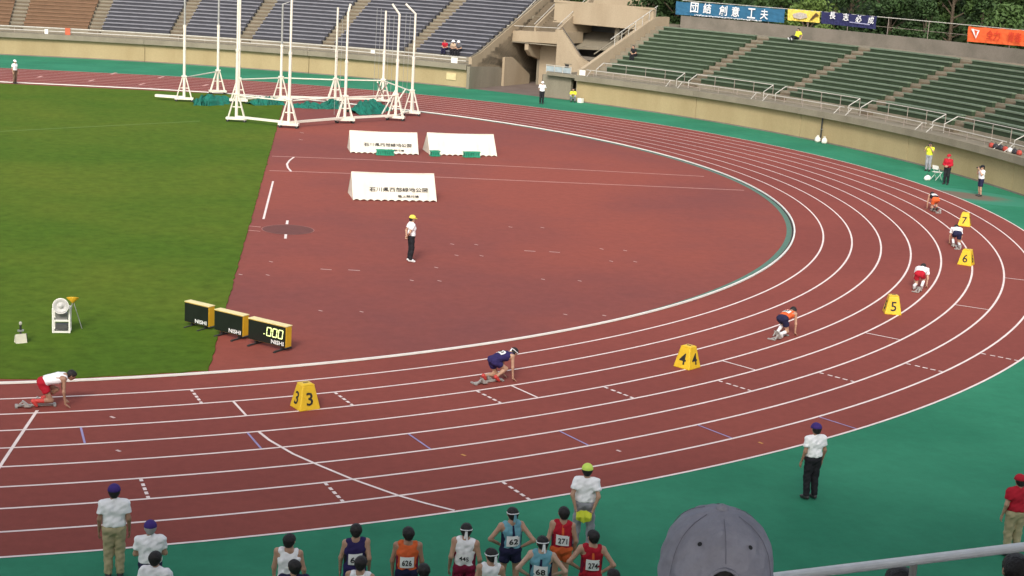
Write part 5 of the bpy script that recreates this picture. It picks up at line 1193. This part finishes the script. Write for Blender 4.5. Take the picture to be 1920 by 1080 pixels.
spectator(1494, 70, 0, 'R', 'spectator in yellow vest reclining on the top green bench', P_sit(recline=True), top=('tee', YELV), bottom=('trousers', BLACK), shoes=SHOEW)

# ================================================================== NEAR STAND (where the camera stands)
E4 = R_(4.0)
def N(u, v, z): return (CAM[0]+u*math.cos(E4)-v*math.sin(E4), CAM[1]+u*math.sin(E4)+v*math.cos(E4), z)
def uv(P): x, y = P[0]-CAM[0], P[1]-CAM[1]; return x*math.cos(E4)+y*math.sin(E4), -x*math.sin(E4)+y*math.cos(E4)
M_near = layered('near_concrete', (0.30,0.28,0.25), (0.25,0.235,0.21), 0.8, 14.0, 0.14)
NS = thing('near_stand', N(0, 4, 0), 'concrete spectator stand in the foreground with a steel front rail', 'grandstand')
RZ = 8.30
u0, v0 = uv(atz(1450, 1077, RZ)); u1, v1 = uv(atz(1920, 1031, RZ)); vr = (v0+v1)/2
def nbox(u_a, u_b, v_a, v_b, z_a, z_b): 
    mb = MB(); mb.hexa([N(u_a,v_a,z_a),N(u_b,v_a,z_a),N(u_b,v_b,z_a),N(u_a,v_b,z_a),N(u_a,v_a,z_b),N(u_b,v_a,z_b),N(u_b,v_b,z_b),N(u_a,v_b,z_b)]); return mb
UA, UB = -45, 22
for i in range(-6, 8):
    va = 0.45+0.85*i; zt = 9.70-0.30*i-0.30
    if va+0.85 > vr+0.1: break
    obj('step', nbox(UA, UB, va, min(va+0.85, vr+0.1)-0.001, -0.02, zt), M_near, NS, True)
    if i >= -5 and i < 8: obj('bench_plank', nbox(UA+0.5, UB-0.5, va+0.05, va+0.38, zt+0.34, zt+0.40), mat('near_bench', (0.20,0.22,0.24), 0.5), NS, True)
lastv, lastz = va, 9.70-0.30*i-0.30
if lastv < vr+0.1: obj('walkway', nbox(UA, UB, lastv, vr+0.12, -0.02, lastz), M_near, NS, True)
obj('front_rail', (lambda m: m.tube([N(UA, vr, RZ), N(UB, vr, RZ)], 0.026, 12))(MB()), mat('rail_silver', (0.80,0.82,0.83), 0.30, 0.06, 9.0), NS, True).data.materials
for k in np.arange(UA+0.7, UB, 0.0+1.45):
    obj('rail_post', (lambda m: m.tube([N(k, vr, lastz), N(k, vr, RZ)], 0.02, 8))(MB()), M_steel, NS, True)
for zz in (RZ-0.38, RZ-0.72):
    obj('middle_rail', (lambda m: m.tube([N(UA, vr+0.03, zz), N(UB, vr+0.03, zz)], 0.014, 8))(MB()), M_steel, NS, True)
# lower terrace in front of the rail, where two heads show
obj('lower_terrace', nbox(UA, UB, vr+0.121, vr+1.35, -0.02, 6.25), M_near, NS, True)
# roof of the main stand, behind and left of the camera; it shades the near left of the field
RF = thing('stand_roof', N(-30, -6, 0), 'broad roof of the main stand over the seats behind the camera', 'roof')
ROOF_Z = 24.0; ra_, rb_ = np.array([-17.2, -69.8]), np.array([CA, SA]); rn_ = np.array([SA, -CA])
def RFp(l, d, z): q = ra_+rb_*l+rn_*d; return (q[0], q[1], z)
mb = MB(); mb.hexa([RFp(-60,24,ROOF_Z-2.0),RFp(42,24,ROOF_Z-2.0),RFp(42,0,ROOF_Z),RFp(-60,0,ROOF_Z),RFp(-60,24,ROOF_Z-1.5),RFp(42,24,ROOF_Z-1.5),RFp(42,0,ROOF_Z+0.4),RFp(-60,0,ROOF_Z+0.4)]); obj('roof_slab', mb, M_conc, RF, True)
for k in range(-56, 42, 12): obj('roof_column', (lambda m: m.tube([RFp(k,22,-0.02), RFp(k,22,ROOF_Z-1.9)], 0.35, 10))(MB()), M_conc, RF, True)
# ---- people of the near stand
capM = mat('cap_grey_twill', (0.33,0.325,0.38), 0.9, 0.14, 14.0, bump=0.55, bscale=26.0, spec=0.2)
capD = mat('cap_eyelet_dark', (0.03,0.03,0.035), 0.9)  # even dark colour of the two eyelets
dcap = 2.72; Pc = CAM+ray(1346, 1034)*dcap      # centre of the cap's crown
def cap_man():
    J = P_sit(0.05); sc_ = 1.0; rz = facing(VIEW-1)
    crown_local = np.array(J['hed'])+np.array([0,0,0.045]); Q = Matrix.Rotation(rz, 3, 'Z'); o = Q@(Vector(tuple(crown_local))*(1.58/1.70))
    loc = (Pc[0]-o.x, Pc[1]-o.y, Pc[2]-o.z)
    T = person(loc, rz, 'person in grey baseball cap seated right in front of the camera', J, top=('tee', cloth('slate', (0.10,0.11,0.14))), bottom=('trousers', DBLUE), head=('bare', None), h=0.018, height=1.58)
    c = crown_local; n = 64; prof = []
    # crown profile (radius, height above crown centre): six stitched panels with a soft point
    pts = [(0.110,-0.085),(0.1105,-0.060),(0.109,-0.035),(0.1075,-0.016),(0.104,0.002),(0.1018,0.014),(0.097,0.027),(0.083,0.051),(0.063,0.068),(0.041,0.079),(0.019,0.086),(0.0008,0.089)]
    zz_ = np.linspace(pts[0][1], pts[-1][1], 46); pts = [(float(np.interp(z, [q[1] for q in pts], [q[0] for q in pts])), float(z)) for z in zz_]; n = 168
    vs = []; fs = []
    def open_arch(a, z):   # rear opening: face +y is front, rear is -y (a = -90 deg)
        da = (a+math.pi/2+math.pi) % (2*math.pi)-math.pi
        return z < 0.015-0.095*(da/0.64)**2 and abs(da) < 0.68
    for (r, z) in pts:
        for k in range(n):
            a = 2*math.pi*k/n+0.0; seam = min((a*3/math.pi+0.5) % 1, 1-(a*3/math.pi+0.5) % 1)
            rr = r*(1-0.016*math.exp(-(seam/0.06)**2)+0.010*math.sin(a*6+1.2)*(1-abs(z)*6)*0.4); sy = 1.18
            fold = 0.0030*math.sin(a*7+z*55+0.6)*max(0, 0.35-z*9)+0.0012*math.sin(a*13-z*120)
            vs.append((c[0]+(rr+fold)*math.cos(a), c[1]+(rr+fold)*math.sin(a)*sy, c[2]+z))
    m = len(pts)
    for i in range(m-1):
        for k in range(n):
            a = 2*math.pi*(k+0.5)/n; z = (pts[i][1]+pts[i+1][1])/2
            if open_arch(a, z): continue
            fs.append((i*n+k, i*n+(k+1) % n, (i+1)*n+(k+1) % n, (i+1)*n+k))
    mb = MB(); mb.add(vs, fs); mb.smooth = True; cap_ = obj('cap', mb, capM, T)
    so = cap_.modifiers.new('thickness', 'SOLIDIFY'); so.thickness = 0.003; ss = cap_.modifiers.new('smooth', 'SUBSURF'); ss.levels = 1; ss.render_levels = 1
    mb = MB(); mb.smooth = True; mb.lathe([(0.001,0.0965),(0.006,0.096),(0.0115,0.091),(0.012,0.0865),(0.0,0.085)], 16, tuple(c)); obj('button', mb, capM, cap_)
    for a in (-math.pi/2-0.56, -math.pi/2+0.56):
        r, z = 0.0868, 0.0465; q = Vector((c[0]+r*math.cos(a), c[1]+r*math.sin(a)*1.18, c[2]+z)); nn = Vector((math.cos(a), math.sin(a), 0.9)).normalized(); x = nn.orthogonal().normalized(); y = nn.cross(x)
        mb = MB(); k = 12; ring_o = [q+nn*0.003+(x*math.cos(t)+y*math.sin(t))*0.0045 for t in [2*math.pi*i/k for i in range(k)]]; mb.add(ring_o+[q+nn*0.002], [(i, (i+1) % k, k) for i in range(k)]); obj('eyelet', mb, capD, cap_)
    # stitched seams
    for j in range(6):
        a = math.pi/2+j*math.pi/3; mb = MB(); mb.tube([(c[0]+(r+0.0012)*math.cos(a), c[1]+(r+0.0012)*math.sin(a)*1.18, c[2]+z+0.0008) for r, z in pts[(28 if j == 3 else 4)::3]], 0.0007, 5); obj('seam', mb, mat('cap_thread', (0.20,0.19,0.235), 0.9), cap_)
    mb = MB(); mb.smooth = True; arch = []
    for i in range(13):
        t = -1+2*i/12; a = -math.pi/2+t*0.64; z = 0.016-0.095*t*t; r = float(np.interp(z, [q[1] for q in pts], [q[0] for q in pts]))+0.0015; arch.append((c[0]+r*math.cos(a), c[1]+r*math.sin(a)*1.18, c[2]+z))
    mb.tube(arch, 0.0035, 6); obj('arch_hem', mb, capM, cap_)
    mb = MB(); mb.smooth = True; mb.tube([(c[0]+0.112*math.cos(-math.pi/2+t), c[1]+0.112*math.sin(-math.pi/2+t)*1.18, c[2]-0.080) for t in np.linspace(-0.65,0.65,11)], 0.006, 6); obj('strap', mb, capM, cap_)
    n = 16; a1 = []; b1 = []
    for i in range(n+1):
        a = math.pi*i/n; e = (c[0]+0.099*math.cos(a), c[1]+0.099*math.sin(a)*1.1, c[2]-0.062); o_ = (c[0]+0.095*math.cos(a), c[1]+0.10*math.sin(a)+0.075*math.sin(a)**0.7, c[2]-0.066-0.012*abs(math.cos(a))); a1 += [e, o_]; b1 += [(e[0],e[1],e[2]-.004), (o_[0],o_[1],o_[2]-.004)]
    L_ = len(a1); fs = []
    for i in range(n): q = 2*i; fs += [(q,q+1,q+3,q+2),(L_+q+2,L_+q+3,L_+q+1,L_+q),(q+1,L_+q+1,L_+q+3,q+3)]
    mb = MB(); mb.add(a1+b1, fs); mb.smooth = True; obj('brim', mb, capM, cap_)
cap_man()
for px, py, lb in ((1692, 1070, 'dark haired person below the front rail, left of two'), (1912, 1046, 'dark haired person below the front rail at the right edge')):
    d = ray(px, py); t = (vr+0.85-0.0)/max(1e-6, uv(CAM+d)[1]); P = CAM+d*t
    person((P[0], P[1], 6.26), facing(VIEW+5), lb, P_stand('front'), top=('tee', BLACK), bottom=('trousers', DBLUE), height=(P[2]-6.26)*1.0)
